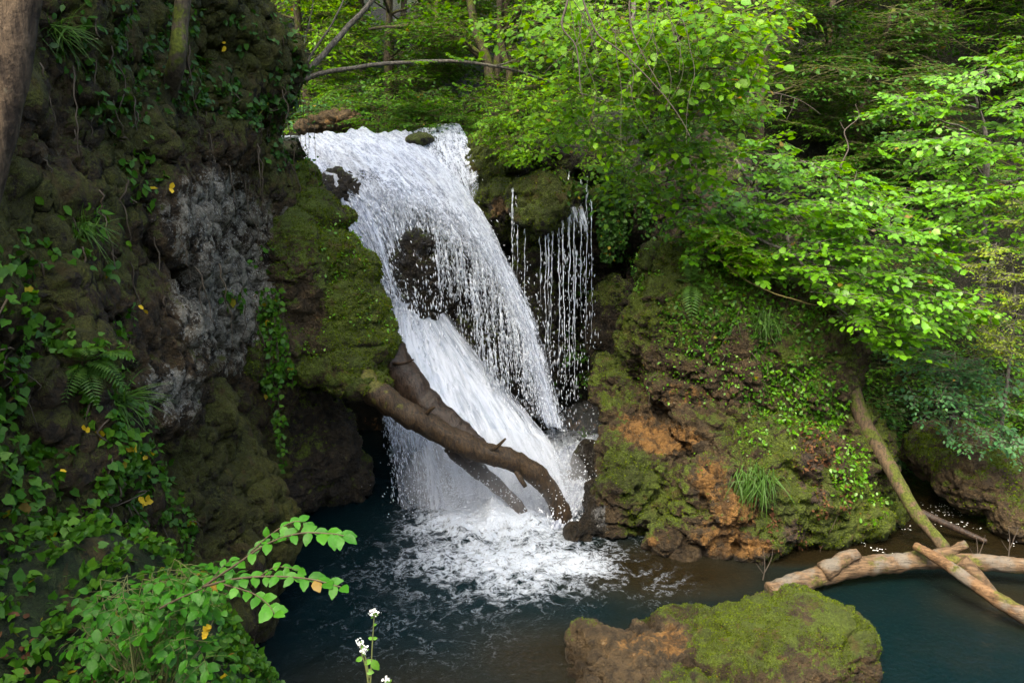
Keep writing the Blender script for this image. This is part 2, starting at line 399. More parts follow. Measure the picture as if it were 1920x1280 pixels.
def crown_from(blobs, root_of, sset, leafkind, rng, slen=(.6, 1.2), leafscale=1.0, outward=None, down=-.05, twigs=True, twr=1.0):
    """blobs: (centre, radii, count). Sprays start inside the blob, point away from the trunk, held level."""
    G, W = Geo(), Geo(); ss = SPR[sset]
    for c, rad, cnt in blobs:
        rad = np.broadcast_to(rad, (3,)); root = root_of(c)
        for _ in range(cnt):
            u = rng.normal(size=3); u /= np.linalg.norm(u); p = c + u * rad * rng.uniform(.25, 1) ** .6
            out = p - root; out[2] *= .3
            if outward is not None: out = nrmz(out) + outward
            out = nrmz(out) + rng.normal(0, .4, 3) * np.array([1, 1, .45]); out[2] += down
            R = rot_to(out, nrmz(np.array([rng.normal(0, .22), rng.normal(0, .22), 1.0])))
            s = rng.uniform(*slen); a, b, n, z, tw = ss[rng.integers(len(ss))]
            keep = rng.random(len(a)) < rng.uniform(.75, 1)
            st = p - R[:, 0] * s * .5
            V, T = put_leaves((a[keep] * s) @ R.T + st, b[keep] @ R.T, n[keep] @ R.T, z[keep] * leafscale * rng.uniform(.9, 1.1), leafkind)
            G.add(V, T)
            if twigs:
                for pts, r0 in tw:
                    q = (pts * s) @ R.T + st
                    W.add(*tube(q[::2] if len(q) > 5 else q, np.linspace(r0 * twr, r0 * .3 * twr, len(q[::2] if len(q) > 5 else q)), 3, False))
    return G, W

def limb_curve(a, b, rng, sag=.12, n=8):
    L = np.linalg.norm(b - a); m = (a + b) / 2 + np.array([rng.normal(0, .1), rng.normal(0, .1), sag]) * L
    t = np.linspace(0, 1, n)[:, None]; q = (1 - t) ** 2 * a + 2 * t * (1 - t) * m + t * t * b
    return q + rng.normal(0, .012, q.shape) * L * (t * (1 - t) * 4)

def tree(name, label, cat, trunk, tr, blobs, sset, lmat, rng=None, leafkind='oval', bark=None, group=None, limb_r=.03,
         slen=(.6, 1.2), leafscale=1.0, outward=None, down=-.05, twr=1.0, sides=10, extra_limbs=()):
    rng = rng or np.random.default_rng(abs(hash(label)) % 1000)
    bark = bark or M_BARK
    trunk = np.array(trunk, float); e = thing(name, trunk[0], label, cat, group)
    c = catmull(trunk, max(12, len(trunk) * 5)); r = np.linspace(tr, tr * .3, len(c)); r[:3] *= [1.5, 1.2, 1.07]
    V, T = tube(c, r, sides); V = V + (fbm(V, 3.0, 3, 5) * tr * .35)[:, None] * nrmz(V - c[np.minimum(np.arange(len(V)) // sides, len(c) - 1)])
    mesh('trunk', V, T, bark, e)
    def root_of(p):
        dd = np.linalg.norm((c - p) * np.array([1, 1, 1.2]) + np.array([0, 0, .35 * np.linalg.norm((c - p)[0][:2])]), axis=1); return c[np.argmin(dd)]
    B = Geo()
    for k, (ct, rad, n) in enumerate(blobs):
        q = limb_curve(root_of(ct), ct, rng); B.add(*tube(q, np.linspace(limb_r, limb_r * .35, len(q)), 6))
        rr = np.broadcast_to(rad, (3,))
        for _ in range(min(5, max(2, n // 4))):
            u = rng.normal(size=3); u /= np.linalg.norm(u); w = limb_curve(q[rng.integers(3, len(q))], ct + u * rr * .8, rng, .1, 6)
            B.add(*tube(w, np.linspace(limb_r * .4, limb_r * .12, len(w)), 4, False))
    for pts, r0 in extra_limbs:
        q = catmull(pts, 14); B.add(*tube(q, np.linspace(r0, r0 * .3, len(q)), 6))
    G, W = crown_from(blobs, root_of, sset, leafkind, rng, slen, leafscale, outward, down, True, twr)
    if W.V: B.add(*W.get())
    B.build('branch_work', bark, e); G.build('crown', lmat, e)
    return e

# ------------------------------------------------------------------ terrain
def hterr(x, y):
    p3 = np.stack([x.ravel(), y.ravel(), np.zeros(x.size)], 1)
    n = fbm(p3, .35, 5, 3).reshape(x.shape); nf = fbm(p3, 1.3, 4, 8).reshape(x.shape)
    z = -1.3 + 0 * x
    z = np.maximum(z, 4.3 - 5.9 * sm(1.4, 7.0, y) + .1 * nf)                     # bank under the viewer
    lb = (3.55 + .25 * nf) * (1 - sm(5.0, 9.0, y)) * (1 - sm(-2.9, -1.5, x)) - .6 * sm(5, 9, y)
    z = np.maximum(z, lb)
    rbl = 15.1 + .5 * np.sin(x * .9) + .35 * n * 3                               # far bank on the right
    up = np.clip(y - rbl, 0, 200) * sm(3.2, 5.2, x)
    rb = -.9 + up * 1.0 + np.clip(x - 10.2, 0, 200) * .75
    rb = np.minimum(rb, 30 + .02 * up) + .35 * n * np.clip(rb + 1, 0, 3)
    z = np.maximum(z, rb)
    pl = 6.45 + .25 * n + np.clip(y - 27, 0, 200) * .42 + np.clip(x - 0.2, 0, 200) * .55 + np.clip(-6.8 - x, 0, 60) * .7   # valley above the fall
    pl = pl * (1 - .999 * sm(2.2, 5.0, x)) 
    pl = np.minimum(pl, 34) * sm(17.6, 18.9, y) - 3 * (1 - sm(17.6, 18.9, y))
    z = np.maximum(z, pl)
    lf = 10.4 + .3 * n + np.clip(-6 - x, 0, 60) * .3
    z = np.where(x < -3.6, np.maximum(z, lf * sm(-4.2, -5.2, x) * (1 - sm(14.8, 17.5, y + .4 * (x + 5))) - 3 * (1 - sm(-4.2, -5.2, x))), z)
    ch = (1 - sm(1.9, 2.6, np.abs(x + 3.0 + .12 * (y - 18)))) * sm(17.8, 18.5, y) * (1 - sm(33, 38, y))
    z = np.where(ch > 0, z * (1 - ch) + np.minimum(z, 6.2) * ch, z)
    return z
def hz(x, y): return float(hterr(np.array([[x]], float), np.array([[y]], float))[0, 0])
def axis(a, b, st, far):
    c = np.arange(a, b, st); o = []; v = b; s = st
    while v < far: o.append(v); s *= 1.13; v += s
    lo = []; v = a; s = st
    while v > -far: s *= 1.13; v -= s; lo.append(v)
    return np.array(lo[::-1] + list(c) + o)
gx = axis(-7, 13, .16, 320); gy = axis(0, 27, .16, 320)
X, Y = np.meshgrid(gx, gy, indexing='ij'); Z = hterr(X, Y)
GV = np.stack([X.ravel(), Y.ravel(), Z.ravel()], 1)
steepn = fbm(GV, .8, 4, 21)
tanpatch = np.zeros(len(GV))
for (px, py, d, r) in ((1530, 300, 19, 1.0), (1600, 320, 18.5, .7), (1740, 245, 21, 1.0), (1860, 400, 17, 1.3), (1700, 360, 18, 1.0), (1640, 700, 15.6, 1.2)):
    tanpatch = np.maximum(tanpatch, np.exp(-np.sum((GV - P(px, py, d)) ** 2, 1) / r ** 2))
litt = sm(.0, .35, fbm(GV, .5, 4, 31)) * .65
mossg = .42 + .5 * steepn + .3 * (GV[:, 1] < 9) * (GV[:, 0] < -1)
mossg = np.where((GV[:, 2] < 0.4) & (GV[:, 1] > 6), .1, mossg)
sand = ((GV[:, 2] < .25) & (GV[:, 1] > 6.5)).astype(float)
mesh('ground', GV, gridT(len(gx), len(gy)), M_GROUND, attrs={'moss': mossg, 'tan': np.maximum(tanpatch * .9, sand * .5), 'grey': steepn * .1, 'wet': sand * .2,
     'litter': np.where(GV[:, 2] > .2, litt, 0)}, kind='structure')

# ------------------------------------------------------------------ rocks
def remeshed(ells, voxel, smooth=6):
    import bmesh
    bm = bmesh.new()
    for e in ells:
        c, r = e[0], np.broadcast_to(e[1], (3,)); rot = Euler(e[2] if len(e) > 2 else (0, 0, 0))
        box = len(e) > 3
        M = Matrix.Translation(Vector(c)) @ rot.to_matrix().to_4x4() @ Matrix.Diagonal((*r, 1))
        if box: bmesh.ops.create_cube(bm, size=2, matrix=M)
        else: bmesh.ops.create_icosphere(bm, subdivisions=4, radius=1, matrix=M)
    me = bpy.data.meshes.new("tmp"); bm.to_mesh(me); bm.free()
    o = bpy.data.objects.new("tmp", me); COL.objects.link(o)
    m = o.modifiers.new("r", 'REMESH'); m.mode = 'VOXEL'; m.voxel_size = voxel
    m2 = o.modifiers.new("s", 'SMOOTH'); m2.iterations = smooth; m2.factor = .5
    dg = bpy.context.evaluated_depsgraph_get(); ev = o.evaluated_get(dg).to_mesh()
    V = np.empty(len(ev.vertices) * 3, np.float32); ev.vertices.foreach_get('co', V)
    ev.calc_loop_triangles(); T = np.empty(len(ev.loop_triangles) * 3, np.int32); ev.loop_triangles.foreach_get('vertices', T)
    bpy.data.objects.remove(o); bpy.data.meshes.remove(me)
    return V.reshape(-1, 3).astype(float), T.reshape(-1, 3)
def vnormals(V, T):
    T3 = T[:, :3]; a, b, c = V[T3[:, 0]], V[T3[:, 1]], V[T3[:, 2]]; fn = np.cross(b - a, c - a)
    if T.shape[1] == 4: fn = fn + np.cross(c - a, V[T[:, 3]] - a)
    N = np.zeros_like(V)
    for k in range(T.shape[1]):
        for ax in range(3): N[:, ax] += np.bincount(T[:, k], fn[:, ax], len(V))
    return nrmz(N)
def roughen(V, T, big=.28, lump=.16, fine=.05, s=0, iters=2):
    N = vnormals(V, T); V = V + N * (fbm(V, .75, 4, s) * big)[:, None]
    N = vnormals(V, T); w = worley(V + .25 * np.stack([fbm(V, 1.5, 3, s + 1), fbm(V, 1.5, 3, s + 2), fbm(V, 1.5, 3, s + 3)], 1), 1.6, s)
    V = V + N * ((.5 - w) * lump)[:, None]
    wv = V + .12 * np.stack([fbm(V, 4, 3, s + 21), fbm(V, 4, 3, s + 22), fbm(V, 4, 3, s + 23)], 1)
    w2 = worley(wv, 3.4, s + 4); w3 = worley(wv, 8.5, s + 14); st = fbm(V * np.array([1, 1, 3.2]), 1.7, 4, s + 31, .55, True)
    N = vnormals(V, T); gate = sm(-.25, .35, fbm(V, .9, 3, s + 40))
    V = V + N * (np.minimum(.45 - w2, .12) * fine * 1.9 + np.minimum(.45 - w3, .10) * fine * .8 * gate + fbm(V * np.array([1, 1, .7]), 5, 6, s + 6, .68, True) * fine * 1.5 + np.minimum(st, .25) * fine * 1.6)[:, None]
    ck = worley(wv * np.array([1, 1, 1.7]) + .35 * np.stack([fbm(V, 1.2, 3, s + 61), fbm(V, 1.2, 3, s + 62), fbm(V, 1.2, 3, s + 63)], 1), 1.15, s + 65, True)
    V = V - N * (sm(.09, .0, ck) * fine * 2.2 * sm(-.3, .2, fbm(V, 1.4, 3, s + 66)))[:, None]
    holes = sm(.30, .12, worley(wv + 7.7, 2.3, s + 51)) * gate
    return V - N * (holes * fine * 2.6)[:, None]
def patches(V, lst):
    a = np.zeros(len(V))
    for (px, py, d, r, amt) in lst:
        a = np.maximum(a, amt * np.exp(-np.sum((V - P(px, py, d)) ** 2, 1) / r ** 2))
    return a
def patch_px(V, lst):
    """same, but the distance along the view is ignored a little (rock face centres are known by bearing)"""
    x, y, d = proj(V); a = np.zeros(len(V))
    for (px, py, rx, ry, amt) in lst: a = np.maximum(a, amt * np.exp(-((x - px) / rx) ** 2 - ((y - py) / ry) ** 2))
    return a
def pick_faces(V, T, wfn, n, rng):
    T3 = T[:, :3]; a, b, c = V[T3[:, 0]], V[T3[:, 1]], V[T3[:, 2]]
    fn = np.cross(b - a, c - a); ar = np.linalg.norm(fn, axis=1); nn = fn / np.maximum(ar, 1e-12)[:, None]; ce = (a + b + c) / 3
    w = ar * wfn(ce, nn); w = np.maximum(w, 0)
    if w.sum() <= 0: return np.zeros((0, 3)), np.zeros((0, 3))
    i = rng.choice(len(T3), n, p=w / w.sum()); r = rng.random((n, 2)); f = r.sum(1) > 1; r[f] = 1 - r[f]
    return a[i] + (b - a)[i] * r[:, :1] + (c - a)[i] * r[:, 1:], nn[i]
def facing(ce, nn):
    v = nrmz(CAM - ce); return np.sum(v * nn, 1)

# --- left cliff: a wall that follows a plan line, from the water up past the top of the picture
path = catmull([(-1.6, -4.5), (-2.6, -1.0), (-3.15, 1.5), (-3.35, 3.5), (-3.5, 5.5), (-3.62, 7.5), (-3.8, 9.5), (-3.95, 11.2), (-3.95, 12.6), (-3.9, 13.7),
                (-4.25, 14.6), (-5.1, 15.5), (-6.8, 16.6), (-9, 18.5), (-13, 21)], 3000)
seg = np.concatenate([[0], np.cumsum(np.linalg.norm(np.diff(path, axis=0), axis=1))])
i0 = np.searchsorted(path[:1200, 1], 2.0)
sA = np.concatenate([np.arange(0, seg[i0], .2), np.arange(seg[i0], seg[i0] + 15.5, .032), np.arange(seg[i0] + 15.5, seg[-1], .2)])
px_ = np.interp(sA, seg, path[:, 0]); py_ = np.interp(sA, seg, path[:, 1])
tx, ty = np.gradient(px_), np.gradient(py_); tl = np.hypot(tx, ty); nx, ny = ty / tl, -tx / tl
zA = np.concatenate([np.arange(-1.4, 9.6, .035), np.linspace(9.6, 11, 12)])
S, ZZ = np.meshgrid(np.arange(len(sA)), zA, indexing='ij')
PX, PY, NX, NY = px_[S], py_[S], nx[S], ny[S]
def bell(v, c, w): return np.exp(-((v - c) / w) ** 2)
off = -.10 * (ZZ - 4) * sm(3, 5.5, ZZ)                                          # leans back towards the top
off = off + .75 * bell(PY, 13.3, 1.0) * bell(ZZ, 7.75, .55) + .45 * bell(PY, 12.2, 1.4) * bell(ZZ, 8.7, 1.0)   # overhanging brow above the fall
off = off - .35 * bell(PY, 13.6, 1.8) * bell(ZZ, .9, 1.5)                        # undercut at the foot
off = off + .55 * bell(PY, 10.2, 1.3) * bell(ZZ, 1.6, 1.0) - .3 * bell(PY, 11.6, .6) * bell(ZZ, 2.8, .9)
off = off + .35 * bell(PY, 6.0, .7) * bell(ZZ, 4.2, .8) + .30 * bell(PY, 4.2, .8) * bell(ZZ, 5.2, .5) - .25 * bell(PY, 5.2, .4) * bell(ZZ, 6.0, .3)
off = off + .5 * (1 - sm(.3, 2.2, ZZ)) * sm(6, 8, PY) * (1 - sm(10.5, 12.2, PY))
off = np.where(ZZ > 9.6, off - (ZZ - 9.6) * 2.2, off)
CV = np.stack([PX + NX * off, PY + NY * off, ZZ], -1).reshape(-1, 3)
CT = gridT(len(sA), len(zA))
CV = roughen(CV, CT, .42, .26, .07, 40)
N = vnormals(CV, CT)
CV = CV + N * (fbm(CV * np.array([1, 1, .28]), 2.3, 5, 77, .6, True) * .13)[:, None]
cx, cyy, cd = proj(CV); cd = np.where(cd > .5, cd, 99)
front = CV[:, 1] > 2
greyp = np.where(front, patch_px(CV, [(430, 560, 130, 150, 1), (400, 400, 120, 100, .85), (320, 740, 70, 60, .95), (480, 420, 110, 90, .6), (100, 290, 60, 60, .3)]), 0)
cmoss = .56 + .5 * fbm(CV, .7, 4, 91) + .25 * vnormals(CV, CT)[:, 2] + np.where(front, patch_px(CV, [(480, 70, 120, 90, .35), (540, 900, 150, 150, .3), (60, 400, 100, 80, .3)]), 0) - greyp * .75
wetc = (1 - sm(.0, .7, CV[:, 2])) * .8
ctan = np.where(front, patch_px(CV, [(400, 900, 110, 120, .35)]), 0)
clo = mesh('cliff', CV, CT, M_CLIFF, origin=np.array([-4, 8, 0.]), attrs={'moss': cmoss, 'grey': greyp * .9, 'tan': ctan, 'wet': wetc, 'litter': np.zeros(len(CV))})
tag(clo, 'tall shaded cliff of grey and brown rock with moss and ivy, filling the left side', 'cliff')

def rock(name, label, ells, voxel, mat, moss, rgh=(.25, .16, .05), s=0, tan=None, grey=None, wet=None, litter=None, mosslist=None, n_moss=0, msize=.03, smooth=6):
    V, T = remeshed(ells, voxel, smooth); V = roughen(V, T, *rgh, s=s)
    N = vnormals(V, T); z = np.zeros(len(V))
    mv = moss + .45 * fbm(V, 1.1, 4, s + 3) + .28 * N[:, 2]
    if mosslist: mv = mv + patch_px(V, [m for m in mosslist if m[4] > 0]) - patch_px(V, [(*m[:4], -m[4]) for m in mosslist if m[4] < 0])
    if tan: mv = mv - .55 * patch_px(V, tan)
    A = {'moss': mv, 'tan': z + (patch_px(V, tan) if tan else 0), 'grey': z + (patch_px(V, grey) if grey else 0),
         'wet': z + (wet(V) if wet else 0), 'litter': z + (patch_px(V, litter) if litter else 0)}
    base = np.array([V[:, 0].mean(), V[:, 1].mean(), max(V[:, 2].min(), -.5)])
    if n_moss:
        e = thing(name, base, label, 'rock'); mesh('rock_body', V, T, mat, e, attrs=A)
        rng = np.random.default_rng(s + 1)
        vi = A['moss']
        def w(ce, nn):
            t = ce  # moss value re-evaluated at the face
            m = moss + .45 * fbm(t, 1.1, 4, s + 3) + .28 * nn[:, 2]
            if mosslist: m = m + patch_px(t, [q for q in mosslist if q[4] > 0]) - patch_px(t, [(*q[:4], -q[4]) for q in mosslist if q[4] < 0])
            if tan: m = m - .55 * patch_px(t, tan)
            return sm(.3, .7, m) * (facing(ce, nn) > -.25) * (ce[:, 2] > .05)
        p, n = pick_faces(V, T, w, n_moss, rng)
        keep = fbm(p, 6, 3, s + 8) > -.15; p, n = p[keep], n[keep]
        d = nrmz(n * .6 + rng.normal(0, .5, n.shape) + np.array([0, 0, -.1]))
        gV, gT = put_leaves(p - n * .004, d, rng.normal(0, 1, n.shape) + n, rng.uniform(.5, 1.3, len(p)) * msize, 'small')
        mesh('moss', gV, gT, L_MOSS, e, kind='stuff')
    else:
        e = mesh(name, V, T, mat, origin=base, attrs=A); tag(e, label, 'rock')
    return e, V, T

# the big bulging rock on the left, in front of the fall
E_left = [(P(660, 585, 13.9), (.76, .85, .70)), (P(620, 490, 14.0), (.60, .8, .62)), (P(590, 410, 14.1), (.44, .7, .5)), (P(572, 345, 14.3), (.28, .5, .40)), (P(640, 640, 13.8), (.74, .8, .5)),
          (P(560, 520, 13.6), (.62, .9, 1.1)), (P(630, 410, 14.2), (.28, .45, .16)), (P(680, 690, 13.8), (.42, .55, .28)), (P(500, 640, 13.3), (.7, .9, .7)), (P(672, 510, 14.0), (.42, .6, .42)),
          (P(700, 640, 13.8), (.38, .6, .38)), (P(600, 690, 13.4), (.5, .5, .3)), (P(672, 716, 13.5), (.36, .4, .24)), (P(645, 685, 13.25), (.42, .34, .30)), (P(690, 722, 13.2), (.38, .34, .24)), (P(650, 712, 13.2), (.38, .34, .26)), (P(705, 600, 14.0), (.36, .5, .42))]
_, EV, ET = rock('mossy_boulder', 'bulging olive mossy rock hanging over the dark hollow left of the waterfall', E_left, .028, M_MOUND, .60, (.16, .12, .036), 300,
     tan=[(650, 395, 30, 20, .6), (590, 580, 40, 110, .35)], mosslist=[(660, 500, 90, 130, .3), (560, 600, 70, 120, -.2)], n_moss=30000, msize=.035)

rock('dark_rock', 'dark mossy rock face under the bulging rock, dropping into the black water', [(P(590, 850, 14.7), (.85, .9, 1.0)), (P(650, 900, 15.2), (.5, .7, .6)), (P(540, 900, 14.2), (.7, .7, .8)), (P(560, 760, 14.6), (.7, .8, .7))],
     .035, M_FALLROCK, .30, (.22, .22, .06), 350, wet=lambda V: .5 * (1 - sm(.1, 1.2, V[:, 2])), n_moss=5000, msize=.035)
# rock wall behind and beside the fall
E_fall = [((-1.2, 19.3, 2.4), (4.9, 1.0, 3.55), (0, 0, 0), 1), ((-5.2, 18.4, 2.4), (1.6, 1.2, 3.4)),
          (P(690, 370, 18.2), (1.5, 1.1, .9)), (P(800, 400, 17.8), (.6, .9, 1.2)), (P(800, 560, 17.4), (.8, .8, 1.6)),
          (P(905, 320, 17.9), (.5, .7, .8)), (P(930, 400, 17.5), (.45, .55, .7)), (P(820, 275, 18.6), (.5, .6, .35)), (P(960, 300, 18.4), (.8, .8, .5)), (P(1080, 310, 18.2), (.9, .9, .5)), (P(890, 285, 18.5), (.5, .7, .45)), (P(650, 480, 18.3), (1.2, 1.0, 1.5)),
          (P(1028, 388, 16.65), (.80, .8, .74)), (P(1075, 400, 16.8), (.4, .6, .6)), (P(1000, 470, 17.4), (.55, .6, .6)), (P(980, 640, 17.6), (1.0, .6, 1.8)),
          (P(1140, 420, 17.6), (.9, .7, .9)), (P(1150, 620, 17.4), (.7, .7, 1.3)), (P(870, 720, 17.3), (1.1, .7, 1.5)), (P(1210, 400, 17.2), (.8, .8, .8)),
          (P(1300, 480, 17.5), (1.6, .9, 2.6))]
fw, FV, FT = rock('rock_wall', 'dark wet rock wall behind the waterfall with mossy knobs on its rim', E_fall, .05, M_FALLROCK, .22, (.3, .2, .06), 500,
     tan=[(935, 388, 22, 30, .9), (1160, 560, 60, 80, .3)], wet=lambda V: .75 * (V[:, 0] < 1.6) * (1 - .6 * sm(5.6, 6.6, V[:, 2])) * (1 - .85 * patches(V, [(1025, 385, 16.2, 1.0, 1), (920, 320, 17.5, .8, 1), (1130, 420, 17, .9, 1)])),
     mosslist=[(1020, 380, 100, 80, .6), (920, 310, 60, 80, .6), (640, 600, 100, 100, .1), (820, 265, 60, 25, .5), (1150, 560, 50, 60, .3)], n_moss=30000, msize=.042)

# the big mossy mound on the right
E_mound = [(P(1330, 660, 14.6), (1.35, 1.3, 1.7)), (P(1260, 620, 14.6), (.75, .9, 1.0)), (P(1250, 500, 15.3), (.55, .8, .55)), (P(1440, 720, 14.8), (1.35, 1.4, 1.9)),
           (P(1400, 560, 15.2), (1.1, 1.0, .75)), (P(1530, 690, 15.0), (.7, 1.0, 1.3)), (P(1580, 850, 14.4), (.8, 1.0, 1.0)), (P(1440, 900, 13.6), (1.3, 1.0, 1.15)),
           (P(1330, 960, 13.1), (.75, .6, .85)), (P(1210, 860, 14.2), (.8, .8, .62)), (P(1180, 950, 13.6), (.55, .5, .6)), (P(1150, 720, 15.2), (.35, .5, .5)),
           (P(1190, 760, 14.8), (.5, .6, .35)), (P(1560, 960, 13.6), (.95, .6, .5)), (P(1640, 950, 14.2), (.45, .5, .35)), (P(1420, 1010, 12.8), (.45, .35, .35)),
           (P(1235, 930, 13.7), (.55, .5, .7)), (P(1200, 640, 14.9), (.45, .6, .7)), (P(1260, 720, 14.1), (.55, .5, .4)), (P(1250, 1010, 13.0), (.3, .3, .3)), (P(1350, 800, 13.9), (.8, .7, .6))]
md, MV, MT = rock('mossy_mound', 'big mound of orange brown rock under moss, ferns and ivy, right of the waterfall', E_mound, .032, M_MOUND, .44, (.24, .24, .08), 700,
     tan=[(1250, 825, 75, 35, 1.05), (1385, 950, 60, 60, 1.0), (1330, 900, 50, 60, .8), (1400, 1025, 70, 22, 1.2), (1190, 800, 60, 40, .8), (1230, 1020, 30, 30, .8), (1360, 1010, 100, 50, .75), (1300, 740, 150, 50, .5), (1210, 660, 40, 60, .4)],
     grey=[(1520, 980, 60, 50, .2)],
     wet=lambda V: np.maximum(.9 * (1 - sm(.0, .28, V[:, 2])), .8 * np.exp(-np.sum((V - P(1140, 930, 13.6)) ** 2, 1) / .5)),
     litter=[(1520, 860, 45, 90, .75), (1490, 1000, 45, 40, .7), (1540, 930, 50, 50, .6)],
     mosslist=[(1600, 980, 120, 55, .75), (1480, 1000, 60, 60, .5), (1210, 900, 60, 90, .4), (1240, 600, 80, 120, .25), (1390, 700, 100, 60, -.35), (1280, 820, 90, 30, -.3), (1330, 480, 200, 50, .3), (1140, 960, 35, 60, -.5), (1360, 730, 120, 70, -.1)],
     n_moss=60000, msize=.032)

# foreground boulder
E_fg = [(P(1440, 1235, 10.1), (1.15, .9, .62)), (P(1530, 1200, 10.3), (.72, .8, .52)), (P(1560, 1290, 9.9), (.55, .7, .5)), (P(1330, 1215, 10.4), (.95, .75, .38)),
        (P(1190, 1250, 9.9), (.75, .5, .30)), (P(1300, 1290, 9.7), (.9, .5, .3)), (P(1120, 1205, 10.2), (.35, .28, .16)), (P(1600, 1260, 9.9), (.22, .4, .5)), (P(1470, 1165, 10.8), (.75, .5, .35)), (P(1160, 1270, 9.8), (.62, .5, .18)), (P(1220, 1300, 9.4), (.9, .5, .22)), (P(1110, 1228, 10.1), (.32, .3, .08)), (P(1275, 1190, 10.5), (.7, .5, .24))]
rock('foreground_boulder', 'low rounded boulder in the foreground water, green moss over orange rock', E_fg, .022, M_MOUND, .33, (.14, .15, .045), 900,
     tan=[(1260, 1205, 50, 50, .7), (1470, 1230, 60, 50, .5), (1530, 1150, 50, 30, .4), (1200, 1200, 100, 60, .5), (1550, 1250, 60, 60, .4)],
     wet=lambda V: .9 * (1 - sm(.03, .25, V[:, 2])), mosslist=[(1400, 1200, 130, 60, .35), (1580, 1180, 60, 100, .35), (1150, 1230, 110, 60, -.45), (1250, 1200, 40, 50, -.3)],
     n_moss=30000, msize=.022)

# small rocks
rock('wet_rock', 'dark wet rock in the white water at the left foot of the mound', [(P(1130, 975, 13.6), (.38, .35, .42)), (P(1085, 1000, 13.4), (.28, .28, .22)), (P(1120, 930, 13.9), (.25, .3, .3))],
     .03, M_FALLROCK, .0, (.1, .1, .04), 1100, grey=[(1130, 960, 30, 40, .6)], wet=lambda V: .75 + 0 * V[:, 0])
rock('wet_rock', 'small round rock with water sheeting over it, beside the plunge of the fall', [(P(1105, 870, 15.0), (.32, .3, .38)), (P(1060, 895, 15.0), (.2, .2, .12))],
     .03, M_FALLROCK, .0, (.08, .08, .03), 1200, grey=[(1100, 860, 30, 40, .5)], wet=lambda V: .8 + 0 * V[:, 0])
rock('wet_rock', 'brown wet rock at the waterline under the orange mound', [(P(1255, 1015, 12.9), (.26, .24, .24)), (P(1285, 1035, 12.8), (.2, .2, .12))],
     .025, M_MOUND, .0, (.08, .08, .03), 1300, tan=[(1250, 1010, 30, 30, .5)], wet=lambda V: .6 + 0 * V[:, 0])
rock('mossy_rock', 'mossy rock overhanging the stream at the right edge', [(P(1860, 900, 14.0), (.9, .9, .55)), (P(1910, 960, 13.4), (.5, .5, .45)), (P(1790, 850, 15.0), (.9, .8, .5))],
     .045, M_MOUND, .22, (.2, .2, .06), 1400, n_moss=7000, msize=.04)
rock('bare_rock', 'reddish brown rock at the river bend above the waterfall lip', [(P(630, 232, 20.5), (.75, .6, .26)), (P(590, 238, 20.2), (.5, .5, .2))],
     .05, M_MOUND, .0, (.1, .12, .05), 1500, tan=[(640, 228, 60, 15, .55)])
rock('mossy_rock', 'small mossy rock poking out at the top of the fall between two streams', [(P(785, 262, 17.9), (.3, .3, .13)), (P(765, 310, 17.6), (.25, .2, .12))],
     .03, M_FALLROCK, .5, (.06, .06, .03), 1600, wet=lambda V: .4 + 0 * V[:, 0])

# ------------------------------------------------------------------ pool and river
wx = np.arange(-5.2, 11.5, .05); wy = np.concatenate([np.arange(6.2, 16.5, .05), np.arange(16.5, 19, .1)])
X, Y = np.meshgrid(wx, wy, indexing='ij'); WV = np.stack([X.ravel(), Y.ravel(), np.zeros(X.size)], 1)
imp = PZ(960, 945); qx, qy, qd = proj(WV)
def g2(x, y, cx_, cy_, rx, ry): return np.exp(-((x - cx_) / rx) ** 2 - ((y - cy_) / ry) ** 2)
c1, c2, c3 = PZ(930, 975), PZ(960, 1050), PZ(1080, 1060); c4 = PZ(1060, 840); c5 = PZ(830, 985); c6 = PZ(1040, 930)
wx_, wy_ = WV[:, 0], WV[:, 1]
foam = np.maximum.reduce([1.2 * g2(wx_, wy_, c1[0], c1[1], 1.5, 1.15), .86 * g2(wx_, wy_, c2[0], c2[1], 2.0, 1.5), .85 * g2(wx_, wy_, c3[0], c3[1], .9, .75),
                          1.0 * g2(wx_, wy_, c4[0], c4[1], .9, 2.2), .7 * g2(wx_, wy_, c5[0], c5[1], 1.0, .8), 1.0 * g2(wx_, wy_, c6[0], c6[1], .9, 1.0),
                          .40 * g2(wx_, wy_, *PZ(1180, 1090)[:2], 1.2, .9), .33 * g2(wx_, wy_, *PZ(700, 1060)[:2], 1.2, 1.5), .28 * g2(wx_, wy_, *PZ(800, 1180)[:2], 2.0, 1.6)])
foam = foam + .10 * fbm(WV, 1.2, 4, 12)
turb = np.clip(foam, 0, 1)
w2 = WV[:, :2].copy(); dv = w2 - imp[:2]; rr = np.hypot(dv[:, 0], dv[:, 1])
ripple = fbm(WV, 2.4, 4, 5) * .045 + fbm(WV, 7, 3, 6) * .016
calm = sm(3.3, 5.0, wx_) * (1 - sm(13.4, 14.6, wy_) * .3)
hgt = ripple * (.25 + 1.7 * turb) * (1 - .75 * calm) + .07 * turb * fbm(WV, 4.2, 4, 9, .6, True) + .22 * 1.0 * g2(wx_, wy_, c1[0], c1[1], .8, .6) * (1 + fbm(WV, 3, 3, 4))
WV[:, 2] = hgt
bed = hterr(X, Y).ravel()
shal = np.maximum.reduce([g2(wx_, wy_, *PZ(1250, 1070)[:2], 1.6, .8), .8 * g2(wx_, wy_, *PZ(1050, 1240)[:2], 1.2, .8), .45 * g2(wx_, wy_, *PZ(800, 1270)[:2], 1.8, .7),
                          1.15 * sm(11.15, 11.75, wy_) * sm(3.0, 4.0, wx_), .55 * g2(wx_, wy_, *PZ(1720, 1240)[:2], .55, 1.0) * 0, .7 * g2(wx_, wy_, *PZ(1900, 1130)[:2], 1.0, .8)])
deep = np.clip(1 - shal + .15 * fbm(WV, 1.1, 4, 14), 0, 1)
